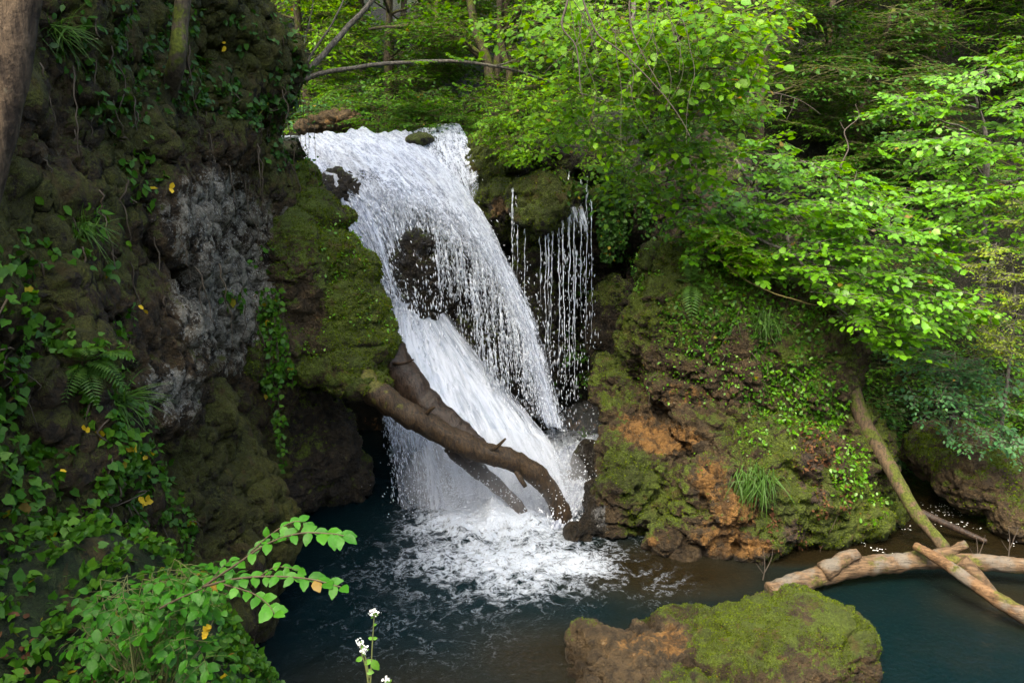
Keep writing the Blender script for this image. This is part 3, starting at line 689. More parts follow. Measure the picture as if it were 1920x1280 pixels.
t = NT('pool_water'); p = t.pos(); fo = t.attr('foam'); de = t.attr('deep')
wv = t.n("TexNoise", {'Vector': p, 'Scale': 1.6, 'Detail': 4.0, 'Roughness': .6}); 
pw = t.n("VectorMath", {0: p, 1: t.n("VectorMath", {0: wv.outputs['Color'], 'Scale': .55}, operation='SCALE').outputs[0]}, operation='ADD').outputs[0]
na = t.noise(pw, 2.6, 7, .62); nb_ = t.noise(pw, 9, 5, .6, .6)
ra = t.math('SUBTRACT', 1, t.math('ABSOLUTE', t.math('MULTIPLY_ADD', na, 7, -3.5)))
rb = t.math('SUBTRACT', 1, t.math('ABSOLUTE', t.math('MULTIPLY_ADD', nb_, 6, -3.0)))
st = t.math('ADD', t.math('MULTIPLY', t.n('Clamp', {0: ra}).outputs[0], .55), t.math('MULTIPLY', t.n('Clamp', {0: rb}).outputs[0], .45))
ff = t.step(t.math('ADD', t.math('MULTIPLY', fo, 1.3), t.math('MULTIPLY_ADD', st, 1.05, -1.0)), .12, .95)
small = t.noise(p, 14, 5, .65, .8); tiny = t.noise(p, 45, 3, .6)
bh = t.math('ADD', t.math('MULTIPLY', t.noise(p, 4, 4, .6, .6), 1), t.math('ADD', t.math('MULTIPLY', small, .5), t.math('MULTIPLY', tiny, .12)))
nrm = t.bump(bh, .5, .07)
nfo = t.bump(t.math('ADD', st, small), .8, .08)
dcol = t.mix(de, (.022, .016, .007), t.mix(t.attr('teal'), (.0008, .006, .008), (.0006, .0065, .008)))
glow = t.n("BsdfDiffuse", {'Color': dcol})
tra = t.n("BsdfTransparent", {'Color': (.35, .40, .32, 1)})
body = t.n("MixShader", {0: t.step(de, .0, .8, .45, 1.0), 1: tra, 2: glow})
gl = t.n("BsdfGlossy", {'Roughness': .07, 'Color': (1, 1, 1, 1), 'Normal': nrm})
fr = t.math('MULTIPLY', t.n('Fresnel', {'IOR': 1.33, 'Normal': nrm}).outputs[0], .85)
wat = t.n("MixShader", {0: fr, 1: body, 2: gl})
fd = t.n("BsdfDiffuse", {'Color': (.62, .68, .79, 1), 'Normal': nfo})
fd2 = t.n("MixShader", {0: .2, 1: fd, 2: t.n("BsdfTranslucent", {'Color': (.7, .8, .85, 1)})})
M_POOL = t.finish(t.n("MixShader", {0: ff, 1: wat, 2: fd2}))
mesh('water', WV, gridT(len(wx), len(wy)), M_POOL, attrs={'foam': foam, 'deep': deep, 'teal': np.maximum(sm(2.8, 4.6, wx_), .3 * g2(wx_, wy_, c2[0] + .3, c2[1] - .6, 1.6, 1.0))}, kind='structure')

# river above the lip
rx = np.arange(-7.2, -1.25, .08); ry = np.arange(18.75, 38, .12)
X, Y = np.meshgrid(rx, ry, indexing='ij'); RV = np.stack([X.ravel(), Y.ravel(), np.zeros(X.size)], 1)
RV[:, 2] = 6.80 + .05 * fbm(RV * np.array([1.5, .8, 1]), 2.2, 4, 60) + .02 * (Y.ravel() - 18) 
mesh('river', RV, gridT(len(rx), len(ry)), M_POOL, attrs={'foam': .45 + .35 * sm(21, 18, RV[:, 1]), 'deep': np.full(len(RV), .6)}, kind='structure')

# petals drifting on the stream at the right
rng = np.random.default_rng(55); n = 1000
q = np.array([PZ(rng.uniform(1560, 1915), rng.uniform(945, 1045)) for _ in range(n)]); q = q[fbm(q, 1.3, 3, 2) > -.05]; q[:, 2] = .03 + rng.uniform(0, .01, len(q))
V, T = put_leaves(q, rng.normal(size=(len(q), 3)) * [1, 1, 0], np.tile([0., 0, 1], (len(q), 1)), rng.uniform(.012, .036, len(q)), 'round')
tag(mesh('fallen_petals', V, T, M_WFL), 'white petals and foam flecks floating on the brown stream at right', 'petals', kind='stuff')

# ------------------------------------------------------------------ falling water
def sheet(lines, dens, nu, nv, jit=.06, seed=0, back=0.0):
    """lines: flow lines (px,py,d) listed across the stream. dens: same layout."""
    Ls = np.array([catmull(PP(*l), nv) for l in lines]); D = np.array([np.interp(np.linspace(0, 1, nv), np.linspace(0, 1, len(d)), d) for d in dens])
    Vg = np.stack([catmull(Ls[:, j], nu) for j in range(nv)], 1)
    Dg = np.stack([np.interp(np.linspace(0, 1, nu), np.linspace(0, 1, len(lines)), D[:, j]) for j in range(nv)], 1)
    wid = np.linalg.norm(np.diff(Vg, axis=0), axis=2).sum(0).mean(); leng = np.linalg.norm(np.diff(Vg, axis=1), axis=2).sum(1).mean()
    su = np.repeat(np.linspace(0, wid, nu)[:, None], nv, 1); sv = np.repeat(np.linspace(0, leng, nv)[None], nu, 0)
    V = Vg.reshape(-1, 3); T = gridT(nu, nv); N = vnormals(V, T)
    q = np.stack([su.ravel() * 3.2, sv.ravel() * .55, np.full(su.size, seed * 3.7)], 1)
    V = V + N * ((fbm(q, 1, 4, seed, .6) * jit * 2.2) + back)[:, None]
    return V, T, {'su': su.ravel() + seed * 7.3, 'sv': sv.ravel() + seed * 3.1, 'dens': Dg.ravel()}, Vg, Dg
OCT_V = np.array([(1, 0, 0), (-1, 0, 0), (0, 1, 0), (0, -1, 0), (0, 0, 1.0), (0, 0, -1.0)]); OCT_T = np.array([(0, 2, 4), (2, 1, 4), (1, 3, 4), (3, 0, 4), (2, 0, 5), (1, 2, 5), (3, 1, 5), (0, 3, 5)])
def drops(pos, dirn, r, ln):
    N = len(pos); Z = nrmz(dirn); ref = np.tile([1.0, .3, 0], (N, 1)); X_ = nrmz(np.cross(ref, Z)); Y_ = np.cross(Z, X_)
    V = pos[:, None] + r[:, None, None] * (OCT_V[None, :, 0:1] * X_[:, None] + OCT_V[None, :, 1:2] * Y_[:, None]) + (ln[:, None, None] * OCT_V[None, :, 2:3]) * Z[:, None]
    return V.reshape(-1, 3), ((np.arange(N) * 6)[:, None, None] + OCT_T[None]).reshape(-1, 3)
def drops_from(Vg, Dg, n, rng, spread=.12, r=(.006, .016), stretch=(1.5, 4), wpow=1.0, vrange=(0, 1), fall=0.0, clump=3.0):
    nu, nv = Dg.shape
    u = rng.random(n * 3) * (nu - 1.001); v = (vrange[0] + (vrange[1] - vrange[0]) * rng.random(n * 3)) * (nv - 1.001)
    i, j = u.astype(int), v.astype(int); w = Dg[i, j] ** wpow
    keep = rng.random(len(u)) < w / w.max(); i, j, u, v = i[keep][:n], j[keep][:n], u[keep][:n], v[keep][:n]
    p = Vg[i, j] + (Vg[i + 1, j] - Vg[i, j]) * (u - i)[:, None] + (Vg[i, j + 1] - Vg[i, j]) * (v - j)[:, None]
    dr = nrmz(Vg[i, j + 1] - Vg[i, j]) + rng.normal(0, .1, (len(i), 3))
    c = fbm(np.stack([u / nu * 30, v / nv * 8, 0 * u], 1), 1, 3, 3) > -.1; p, dr, v = p[c], dr[c], v[c]
    s = spread * (.3 + v / nv)[:, None]; p = p + rng.normal(0, 1, p.shape) * s * [1, 1, 1]
    if fall: f = rng.exponential(fall, len(p)); p[:, 2] -= f; dr = nrmz(dr) * np.array([.5, .5, 1]) + [0, 0, -1]
    rad = rng.uniform(*r, len(p)) * rng.choice([.7, 1, 1.5], len(p)); return drops(p, dr, rad, rad * rng.uniform(*stretch, len(p)))

M_F1 = flow_mat('white_water', 11, 2.8, .20); M_F2 = flow_mat('water_veil', 11, .75, .16); M_F3 = flow_mat('soft_white_water', 5.5, .45, .6, .3, True)
t = NT('water_drop'); M_DROP = t.finish(t.n("MixShader", {0: .3, 1: t.n("BsdfPrincipled", {'Base Color': (.72, .76, .84, 1), 'Roughness': .25, 'Specular IOR Level': .6}), 2: t.n("BsdfTranslucent", {'Color': (.8, .85, .92, 1)})}))

wf = thing('waterfall', P(930, 960, 14.8), 'main white waterfall curving down from the rim to the pool', 'waterfall')
# dome and bright arc
arc_l = [[(560, 262, 18.3), (575, 290, 17.9), (605, 340, 17.5), (650, 420, 17.1), (700, 490, 16.8), (735, 545, 16.6), (755, 600, 16.4)],
         [(600, 256, 18.3), (635, 290, 17.7), (680, 350, 17.2), (720, 430, 16.9), (755, 500, 16.6), (790, 570, 16.4), (820, 650, 16.2)],
         [(650, 254, 18.3), (700, 290, 17.5), (765, 350, 17.0), (815, 430, 16.6), (850, 520, 16.2), (880, 610, 15.9), (915, 720, 15.5)],
         [(700, 253, 18.3), (755, 292, 17.5), (825, 360, 16.9), (880, 440, 16.4), (925, 530, 16.0), (965, 640, 15.6), (1000, 780, 15.1)],
         [(745, 254, 18.3), (795, 295, 17.6), (860, 365, 16.9), (915, 455, 16.4), (965, 560, 15.9), (1005, 670, 15.5), (1040, 800, 15.1)],
         [(775, 258, 18.3), (815, 305, 17.7), (875, 375, 17.0), (935, 475, 16.4), (990, 590, 15.9), (1025, 690, 15.5), (1065, 820, 15.1)]]
arc_d = [[.95, .90, .76, .58, .48, .45, .4], [1, .90, .70, .42, .27, .15, .1], [1, .86, .66, .34, .18, .10, .08], [1, .93, .84, .60, .42, .34, .34],
         [.95, .95, .98, .94, .82, .70, .66], [.8, .7, .70, .45, .34, .30, .28]]
V, T, A, Vg, Dg = sheet(arc_l, arc_d, 130, 260, .07, 1); mesh('curtain', V, T, M_F1, wf, attrs=A)
V, T, A, _, _ = sheet(arc_l, np.array(arc_d) * .85, 130, 220, .10, 2, back=.14); mesh('curtain', V, T, M_F2, wf, attrs=A)
V, T, A, _, _ = sheet(arc_l, np.array(arc_d) * .9, 110, 180, .08, 8, back=-.12); mesh('curtain', V, T, M_F1, wf, attrs=A)
rng = np.random.default_rng(5); G = Geo()
G.add(*drops_from(Vg, Dg, 14000, rng, .08, r=(.003, .0075), stretch=(2, 6), wpow=2.2)); G.add(*drops_from(Vg, Dg, 3500, rng, .09, r=(.004, .009), stretch=(2, 6), fall=.5, vrange=(.35, 1), wpow=1.5))
G.add(*drops_from(Vg, np.clip(Dg, .5, .6), 1500, rng, .2, (.005, .011)))
def strands_from(Vg, G, n, rng, vr, ur, length, beads=60, v0=.9, r=(.0035, .009)):
    nu, nv = Vg.shape[:2]
    for _ in range(n):
        i = int(rng.uniform(*ur) * (nu - 2)); j = int(rng.uniform(*vr) * (nv - 2)); p0 = Vg[i, j]; dv = nrmz((Vg[i, j + 1] - Vg[i, j])[None])[0] * v0 * rng.uniform(.2, 1)
        Lm = rng.uniform(*length); tm = math.sqrt(2 * Lm / 9.8); t_ = tm * rng.random(beads) ** .8
        q = p0 + dv * t_[:, None] * 1.2 + np.stack([0 * t_, 0 * t_, -4.9 * t_ ** 2], 1); q = q + rng.normal(0, 1, q.shape) * (.008 + .10 * (t_ / tm)[:, None] ** 2 * Lm * .4)
        rad = rng.uniform(*r, beads); G.add(*drops(q, np.tile([dv[0] * .3, dv[1] * .3, -1.0], (beads, 1)) + rng.normal(0, .06, (beads, 3)), rad, rad * rng.uniform(2.5, 12, beads)))
strands_from(Vg, G, 90, rng, (.30, .62), (.25, .62), (.5, 1.9)); strands_from(Vg, G, 60, rng, (.55, .9), (.45, .75), (.4, 1.2)); strands_from(Vg, G, 26, rng, (.28, .4), (.30, .5), (1.0, 2.2), 90, .5)
strands_from(Vg, G, 50, rng, (.4, .9), (.9, .99), (.3, .9), 30, 1.2)
# left hand strands below the dome
left_l = [[(600, 320, 17.3), (625, 375, 17.1), (655, 430, 16.9), (690, 480, 16.8), (715, 530, 16.7), (735, 590, 16.6)],
          [(640, 330, 17.2), (670, 385, 17.0), (700, 450, 16.8), (722, 510, 16.7), (740, 560, 16.6), (750, 640, 16.4)],
          [(690, 340, 17.1), (715, 395, 16.9), (735, 450, 16.8), (750, 520, 16.7), (765, 600, 16.5), (775, 680, 16.3)],
          [(740, 350, 17.0), (760, 400, 16.8), (772, 460, 16.7), (780, 530, 16.6), (787, 610, 16.4), (795, 700, 16.2)],
          [(790, 370, 16.9), (808, 420, 16.7), (818, 480, 16.6), (824, 560, 16.4), (828, 640, 16.2), (833, 740, 16.0)]]
left_d = [[.95, .85, .75, .65, .6, .5], [.85, .78, .66, .56, .5, .45], [.72, .62, .54, .50, .42, .3], [.55, .42, .35, .28, .22, .1], [.55, .40, .33, .26, .2, .1]]
V, T, A, Vg2, Dg2 = sheet(left_l, left_d, 90, 160, .06, 3); mesh('curtain', V, T, M_F2, wf, attrs=A)
G.add(*drops_from(Vg2, Dg2, 2600, rng, .05, stretch=(2, 6)))
# wide soft lower fan
fan_l = [[(742, 480, 17.1), (730, 560, 16.7), (722, 660, 16.2), (722, 760, 15.7), (735, 850, 15.2), (755, 965, 14.4)],
         [(748, 480, 17.1), (760, 560, 16.7), (775, 660, 16.2), (800, 760, 15.7), (830, 860, 15.1), (850, 970, 14.3)],
         [(752, 482, 17.1), (785, 560, 16.8), (830, 660, 16.3), (875, 760, 15.7), (920, 860, 15.0), (945, 975, 14.2)],
         [(756, 484, 17.1), (805, 565, 16.8), (870, 660, 16.3), (930, 750, 15.7), (985, 850, 15.0), (1020, 970, 14.2)],
         [(760, 486, 17.1), (825, 570, 16.8), (905, 665, 16.3), (975, 755, 15.7), (1040, 840, 15.1), (1085, 945, 14.4)]]
fan_d = [[.35, .8, .70, .35, .22, .3], [.35, .72, 1.0, .85, .48, .6], [.35, .72, 1.0, 1.05, 1.05, 1.1], [.4, .75, .85, .92, 1.0, 1.1], [.0, .12, .20, .35, .6, .7]]
V, T, A, Vg3, Dg3 = sheet(fan_l, fan_d, 90, 170, .06, 4); mesh('fan', V, T, M_F3, wf, attrs=A)
V, T, A, _, _ = sheet(fan_l, np.array(fan_d) * .8, 90, 170, .07, 5, back=.25); mesh('fan', V, T, M_F3, wf, attrs=A)
V, T, A, _, _ = sheet(fan_l, np.array(fan_d) * .62, 90, 170, .1, 6, back=.4); mesh('fan', V, T, M_F3, wf, attrs=A)
G.add(*drops_from(Vg3, Dg3, 1500, rng, .12, r=(.003, .008), vrange=(.3, 1)))
# thin strands left, below the logs
th_l = [[(718, 765, 15.0), (722, 800, 15.0), (728, 850, 14.9), (735, 930, 14.8)], [(735, 770, 15.0), (742, 820, 14.9), (750, 870, 14.8), (760, 950, 14.6)],
        [(770, 780, 15), (778, 830, 14.9), (790, 880, 14.7), (800, 960, 14.5)], [(800, 790, 15), (812, 840, 14.8), (825, 900, 14.6), (840, 970, 14.3)]]
V, T, A, Vg4, Dg4 = sheet(th_l, [[.55, .3, .25, .2], [.25, .3, .25, .25], [.45, .5, .5, .5], [.6, .7, .7, .8]], 60, 80, .05, 7); mesh('strand', V, T, M_F2, wf, attrs=A)
G.add(*drops_from(Vg4, Dg4 + .15, 1500, rng, .05, r=(.003, .008), stretch=(2, 8)))
# splash round the foot
sp = []
for _ in range(5000):
    a = rng.uniform(0, 2 * pi); rad = abs(rng.normal(0, 1)); c = P(rng.choice([900, 980, 1040, 850]), rng.uniform(900, 985), 14.2)
    sp.append(c + np.array([cos(a) * rad * .5, sin(a) * rad * .3, abs(rng.normal(0, .32))]))
sp = np.array(sp); sp[:, 2] = np.abs(sp[:, 2]); r = rng.uniform(.005, .013, len(sp)); G.add(*drops(sp, rng.normal(0, 1, sp.shape), r, r * rng.uniform(1, 2.2, len(sp))))
G.build('droplets', M_DROP, wf, kind='stuff')

w2_ = thing('waterfall', P(860, 440, 17.2), 'lacy right-hand branch of the waterfall spilling past a mossy rim rock', 'waterfall')
r_l = [[(770, 262, 18.4), (790, 300, 17.9), (820, 350, 17.5), (865, 420, 17.1), (900, 480, 16.9)], [(800, 258, 18.5), (825, 300, 17.9), (850, 350, 17.5), (880, 410, 17.2), (908, 490, 16.9)],
       [(830, 252, 18.6), (850, 290, 18.0), (870, 330, 17.6), (893, 390, 17.3), (912, 500, 17.0)], [(862, 252, 18.6), (885, 290, 17.9), (902, 330, 17.5), (908, 390, 17.2), (915, 520, 17.0)]]
r_d = [[.5, .6, .7, .8, .7], [.55, .62, .70, .70, .6], [.75, .72, .66, .66, .5], [.65, .62, .52, .38, .25]]
V, T, A, Vg5, Dg5 = sheet(r_l, r_d, 70, 120, .05, 9, back=-.25); mesh('curtain', V, T, M_F1, w2_, attrs=A)
G = Geo(); G.add(*drops_from(Vg5, Dg5, 2500, rng, .08)); G.build('droplets', M_DROP, w2_, kind='stuff')

w3 = thing('waterfall', P(1040, 780, 16.0), 'thin side waterfall dripping in separate strands from the round mossy knob', 'waterfall')
kn = [[(965, 330, 16.75), (958, 370, 16.35), (960, 420, 16.2), (962, 470, 16.15), (965, 540, 16.1)], [(1000, 318, 16.7), (998, 350, 16.2), (998, 400, 16.05), (1000, 450, 16.1), (1002, 520, 16.1)],
      [(1040, 318, 16.7), (1052, 345, 16.2), (1058, 400, 16.0), (1062, 460, 16.05), (1066, 540, 16.1)], [(1060, 330, 16.7), (1085, 370, 16.3), (1098, 410, 16.1), (1108, 460, 16.1), (1115, 540, 16.1)]]
V, T, A, Vg6, Dg6 = sheet(kn, [[.38, .44, .40, .2, .0], [.22, .24, .2, .0, .0], [.34, .46, .46, .2, .0], [.58, .68, .55, .25, .0]], 80, 110, .03, 10); mesh('curtain', V, T, M_F2, w3, attrs=A)
G = Geo(); ST = Geo()
for px, ytop, ybot, amt in [(px_a, yt_a + rng.uniform(-14, 30), yb_a, am_a) for px_a, yt_a, yb_a, am_a in [(961, 400, 620, 1), (968, 410, 560, .6), (985, 430, 640, .5), (1012, 450, 600, .4), (1028, 415, 760, 1), (1036, 415, 700, .6), (1048, 420, 760, 1.2), (1056, 400, 800, 1.5), (1066, 390, 780, 1.4),
                            (1076, 385, 760, 1), (1090, 390, 650, .8), (1100, 395, 700, .8), (1108, 410, 680, .5), (1022, 430, 820, .7), (1080, 500, 800, .7)]]:
    ytop -= 55; a, b = P(px, ytop, 16.15), P(px + rng.uniform(-4, 4), ybot, 16.1); n_ = int(75 * amt)
    f = rng.random(n_) ** 1.2; q = a + (b - a) * f[:, None] + rng.normal(0, 1, (n_, 3)) * (.012 + .07 * f[:, None] ** 1.5) * [1, 1, .5]
    r = rng.uniform(.004, .011, n_); G.add(*drops(q, np.tile([0, 0, -1.0], (n_, 1)) + rng.normal(0, .04, (n_, 3)), r, r * rng.uniform(2, 10, n_)))
    m = 50; ff_ = np.linspace(0, .85, m); c = a + (b - a) * ff_[:, None] + np.stack([fbm(np.stack([ff_ * 9, ff_ * 0 + px, ff_ * 0], 1), 1, 3) * .03, ff_ * 0, ff_ * 0], 1)
    ST.add(*tube(c, np.clip(.010 * amt ** .6 * (1.0 - ff_ * 1.0) * (1 + 1.1 * fbm(np.stack([ff_ * 40, ff_ * 0 + px, ff_ * 0], 1), 1, 2)), .0012, .02), 4))
n_ = 450; q = np.array([P(rng.uniform(950, 1130), 470 + 400 * rng.random() ** .55, 16.1 + rng.normal(0, .2)) for _ in range(n_)]); r = rng.uniform(.004, .011, n_)
G.add(*drops(q, np.tile([0, 0, -1.0], (n_, 1)), r, r * rng.uniform(1.2, 4, n_)))
G.build('droplets', M_DROP, w3, kind='stuff'); ST.build('strand', M_DROP, w3)

w4 = thing('cascade', P(1080, 960, 13.9), 'low white cascade washing over wet rocks at the foot of the mound', 'cascade')
o_l = [[(1000, 860, 15.3), (1010, 900, 14.9), (1020, 950, 14.3), (1010, 1010, 13.5)], [(1040, 845, 15.6), (1050, 890, 15.0), (1050, 940, 14.4), (1040, 1000, 13.6)],
       [(1080, 825, 16.2), (1085, 880, 15.1), (1085, 930, 14.5), (1060, 990, 13.8)], [(1125, 812, 16.8), (1125, 870, 15.2), (1120, 910, 14.7), (1085, 965, 14.0)], [(1150, 820, 16.5), (1150, 880, 15.0), (1140, 905, 14.8), (1110, 945, 14.2)]]
V, T, A, Vg7, Dg7 = sheet(o_l, [[.9, 1, 1, .9], [.95, 1, 1, .8], [.7, .8, .95, .6], [.5, .6, .75, .4], [.2, .25, .3, .1]], 70, 90, .06, 11); mesh('curtain', V, T, flow_mat('cascade_water', 4, 1.0, .4, .3), w4, attrs=A)
G = Geo(); G.add(*drops_from(Vg7, Dg7, 2200, rng, .12)); G.build('droplets', M_DROP, w4, kind='stuff')

# spray mist
def mist_mat(dn):
    t = NT('mist'); return t.finish(None, t.n("VolumePrincipled", {'Color': (.96, .97, 1, 1), 'Density': dn, 'Anisotropy': .2}))
MISTS = [mist_mat(.42), mist_mat(.12)]
import bmesh
for i, (px, py, d, r, lab) in enumerate([(930, 900, 14.4, (1.7, .9, .95), 'white spray mist hanging over the foot of the waterfall'), (1110, 800, 16.4, (.75, .6, .55), 'grey spray mist in the dark corner right of the fall')]):
    bm = bmesh.new(); bmesh.ops.create_icosphere(bm, subdivisions=3, radius=1, matrix=Matrix.Diagonal((*r, 1))); me = bpy.data.meshes.new('mist'); bm.to_mesh(me); bm.free(); me.materials.append(MISTS[i])
    o = bpy.data.objects.new('mist', me); COL.objects.link(o); o.location = tuple(P(px, py, d)); tag(o, lab, 'mist', kind='stuff')

# ------------------------------------------------------------------ logs
def log(name, label, pts, r0, r1, mat, bumps=.18, sides=20, stubs=(), mossy=0, n=60, s=0):
    c = catmull(pts, n); e = thing(name, c[np.argmin(c[:, 2])] * 0 + c[0], label, 'log')
    r = np.linspace(r0, r1, n) * (1 + .12 * fbm(c, 1.6, 3, s)); r[0] *= .85; r[-1] *= .7
    V, T = tube(c, r, sides); idx = np.minimum(np.arange(len(V)) // sides, n - 1)
    dirn = nrmz(V - c[idx]); V = V + dirn * ((fbm(V, 4, 4, s + 1, .6) * bumps + fbm(V * [1, 1, 1], 14, 3, s + 3) * bumps * .35) * r[idx])[:, None]
    mesh('log_body', V, T, mat, e, attrs={'mossy': mossy * (1 - sm(.0, .42, idx / n))})
    for q, a, b in stubs:
        q = catmull(q, 14); V, T = tube(q, np.linspace(a, b, 14), 10); V = V + (fbm(V, 7, 3, s + 4) * a * .3)[:, None] * vnormals(V, T)
        mesh('stub', V, T, mat, e)
    return e
M_WETLOG = bark_mat('log_wet', (.010, .007, .005), (.042, .026, .017), -.1, rough=.4)
M_MLOG = bark_mat('log_mossy', (.012, .008, .005), (.050, .030, .014), .04, mossc=(.10, .095, .012), rough=.6)
M_TLOG = bark_mat('log_moss_full', (.045, .033, .02), (.10, .066, .038), .38, mossc=(.075, .09, .012))
M_WOOD = wood_mat('log_wood', (.045, .028, .015), (.16, .10, .055), .22)
M_WOODR = wood_mat('log_wood_red', (.06, .032, .015), (.17, .098, .048), .25)
log('fallen_log', 'curved mossy log reaching from the left rock across the foot of the fall', PP((625, 600, 14.0), (652, 668, 13.5), (700, 733, 13.1), (790, 790, 13.2), (880, 838, 13.4), (960, 862, 13.6), (1015, 900, 13.8), (1048, 950, 14.0), (1062, 1000, 14.1)), .23, .155, M_MLOG, .30, s=1, n=110, mossy=.85,
    stubs=((PP((790, 795, 13.2), (800, 775, 13.1), (815, 762, 13.0)), .05, .02), (PP((905, 850, 13.4), (930, 838, 13.3), (948, 822, 13.2)), .045, .02), (PP((960, 870, 13.6), (975, 895, 13.5), (985, 912, 13.5)), .05, .03)))
log('fallen_log', 'dark wet log lying behind the mossy one against the boulder', PP((690, 590, 14.3), (735, 668, 14.1), (790, 745, 14.0), (850, 805, 13.9), (900, 850, 13.8)), .30, .22, M_WETLOG, .3, s=2,
    stubs=((PP((725, 680, 14.0), (745, 682, 13.7), (762, 680, 13.6), (775, 674, 13.5)), .035, .015),))
log('fallen_log', 'short dark branch slanting down below the curved log into the foam', PP((840, 835, 14.0), (880, 868, 14.05), (920, 900, 14.1), (968, 945, 14.0), (995, 990, 14.0)), .14, .11, M_WETLOG, .25, s=3)
log('leaning_log', 'mossy log leaning on the right side of the mound', PP((1572, 632, 13.9), (1590, 700, 13.8), (1615, 780, 13.6), (1665, 870, 13.3), (1710, 950, 12.9), (1775, 1032, 12.4)), .15, .09, M_TLOG, .16, s=4,
    stubs=((PP((1575, 650, 13.9), (1562, 628, 13.9), (1560, 612, 13.9)), .11, .06),))
log('driftwood_log', 'long pale orange log lying over the water behind the foreground boulder', PP((1440, 1108, 11.5), (1500, 1092, 11.6), (1580, 1068, 11.8), (1660, 1056, 11.9), (1750, 1050, 11.9), (1850, 1055, 11.8), (1990, 1068, 11.6)), .145, .12, M_WOOD, .34, s=5, n=120,
    stubs=((PP((1545, 1072, 11.7), (1575, 1052, 11.7), (1608, 1036, 11.75)), .16, .07), (PP((1740, 1050, 11.9), (1775, 1036, 11.9), (1812, 1020, 11.9)), .12, .06)))
log('driftwood_log', 'thinner reddish log crossing over the long pale one at the right', PP((1715, 1022, 11.8), (1760, 1048, 11.5), (1820, 1090, 11.1), (1880, 1130, 10.8), (1960, 1175, 10.5)), .06, .115, M_WOODR, .25, s=6)
log('driftwood_log', 'short grey log end hanging under the crossing of the two pale logs', PP((1800, 1050, 11.7), (1835, 1085, 11.6), (1870, 1125, 11.6)), .12, .09, M_WOOD, .14, s=7)
log('sunken_log', 'log lying in the shallow stream above the leaning log foot', PP((1725, 960, 13.4), (1765, 978, 13.3), (1815, 1000, 13.2), (1850, 1015, 13.1)), .07, .04, M_WETLOG, .16, s=8)

# ------------------------------------------------------------------ plants on rock
def vine_patch(name, label, V, T, wfn, n, size, lmat, kind='ivy', seed=0, lift=.03, stems=14, hang=.6, cat='ivy', cols=None, stemlen=(.5, 1.6), follow=True):
    rng = np.random.default_rng(seed); p, nn = pick_faces(V, T, wfn, n, rng)
    keep = fbm(p, 1.8, 3, seed) > -.12; p, nn = p[keep], nn[keep]
    base = p[np.argmin(p[:, 2])]; e = thing(name, base, label, cat)
    up = np.array([0, 0, 1.0]); nrm = nrmz(nn + rng.normal(0, .35, nn.shape) + up * .55)
    d = nrmz(np.tile([0, 0, -1.0], (len(p), 1)) * hang + rng.normal(0, .6, p.shape) + nn * .25)
    pos = p + nn * rng.uniform(.3, 2.2, len(p))[:, None] * lift
    GV_, GT_ = put_leaves(pos, d, nrm, rng.uniform(.55, 1.25, len(p)) * size, kind); mesh('leaves', GV_, GT_, lmat, e)
    G = Geo(); idx = rng.choice(len(p), min(stems, len(p)), replace=False)
    for i in idx:
        # stem walks down over neighbouring leaf anchors
        cur = i; pts = [p[i] + nn[i] * .02]
        L = rng.uniform(*stemlen)
        for _ in range(12):
            q = pts[-1]; tgt = q + np.array([rng.normal(0, .06), rng.normal(0, .06), -L / 10])
            j = np.argmin(np.sum((p - tgt) ** 2, 1)); a = p[j] + nn[j] * .025
            pts.append(a * .55 + tgt * .45)
        c = catmull(pts, 26); mesh('stem', *tube(c, np.linspace(.009, .003, 26), 4), M_TWIG, e)
    return e
def pxw(lst, fac=.05, zmin=.05):
    def f(ce, nn):
        return patch_px(ce, lst) * (facing(ce, nn) > fac) * (ce[:, 2] > zmin) * (ce[:, 1] > 2) + 0.0
    def g(ce, nn):
        v = f(ce, nn); return np.where(v > .25, v, 0)
    return g
vine_patch('ivy', 'big ivy mass with pale heart-shaped leaves trailing down the near left cliff', CV, CT, pxw([(60, 560, 100, 110, 1), (70, 700, 110, 110, 1), (60, 860, 90, 90, .8), (180, 620, 60, 120, .8), (200, 800, 70, 90, .8)]), 3400, .072, L_IVB, seed=61, stems=26)
vine_patch('ivy', 'ivy and herbs tumbling down the lower left cliff above the water', CV, CT, pxw([(200, 930, 110, 100, 1), (260, 1010, 90, 100, 1), (130, 1060, 100, 80, .8), (60, 1000, 70, 90, .6)]), 3400, .07, L_IVB, seed=62, stems=22)
vine_patch('ivy', 'dark shaded ivy high on the cliff beside the slim trunk', CV, CT, pxw([(260, 60, 110, 70, 1), (330, 150, 90, 60, .8), (230, 200, 90, 50, .6), (150, 80, 80, 80, .6)]), 3000, .085, L_DRK, 'oval', seed=63, stems=20)
vine_patch('ivy', 'small bright climber below the overhang in the middle of the cliff', CV, CT, pxw([(255, 310, 40, 50, 1), (270, 350, 40, 40, .9)], .0), 330, .10, L_IVB, 'oval', seed=64, stems=5)
vine_patch('ivy', 'thin ivy strands round the overhanging brow at the top of the cliff', CV, CT, pxw([(500, 190, 90, 50, 1), (420, 170, 60, 50, .9), (560, 120, 50, 80, .7), (530, 270, 40, 60, .6), (470, 60, 100, 60, .4)], -.1), 1700, .085, L_IVY, seed=65, stems=24)
vine_patch('climber', 'leafy climber half way up the grey rock face', CV, CT, pxw([(490, 480, 30, 28, 1), (440, 560, 28, 18, .8), (280, 430, 30, 22, .7)], -.2), 260, .13, L_IVB, 'oval', seed=66, stems=3, cat='plant')
vine_patch('creeping_plant', 'bright herbs creeping over the shoulder of the bulging left rock', CV, CT, pxw([(60, 390, 40, 30, .6), (150, 420, 40, 50, .9), (200, 470, 40, 60, .7)], -.2), 420, .12, L_IVB, 'oval', seed=67, stems=4, cat='plant')

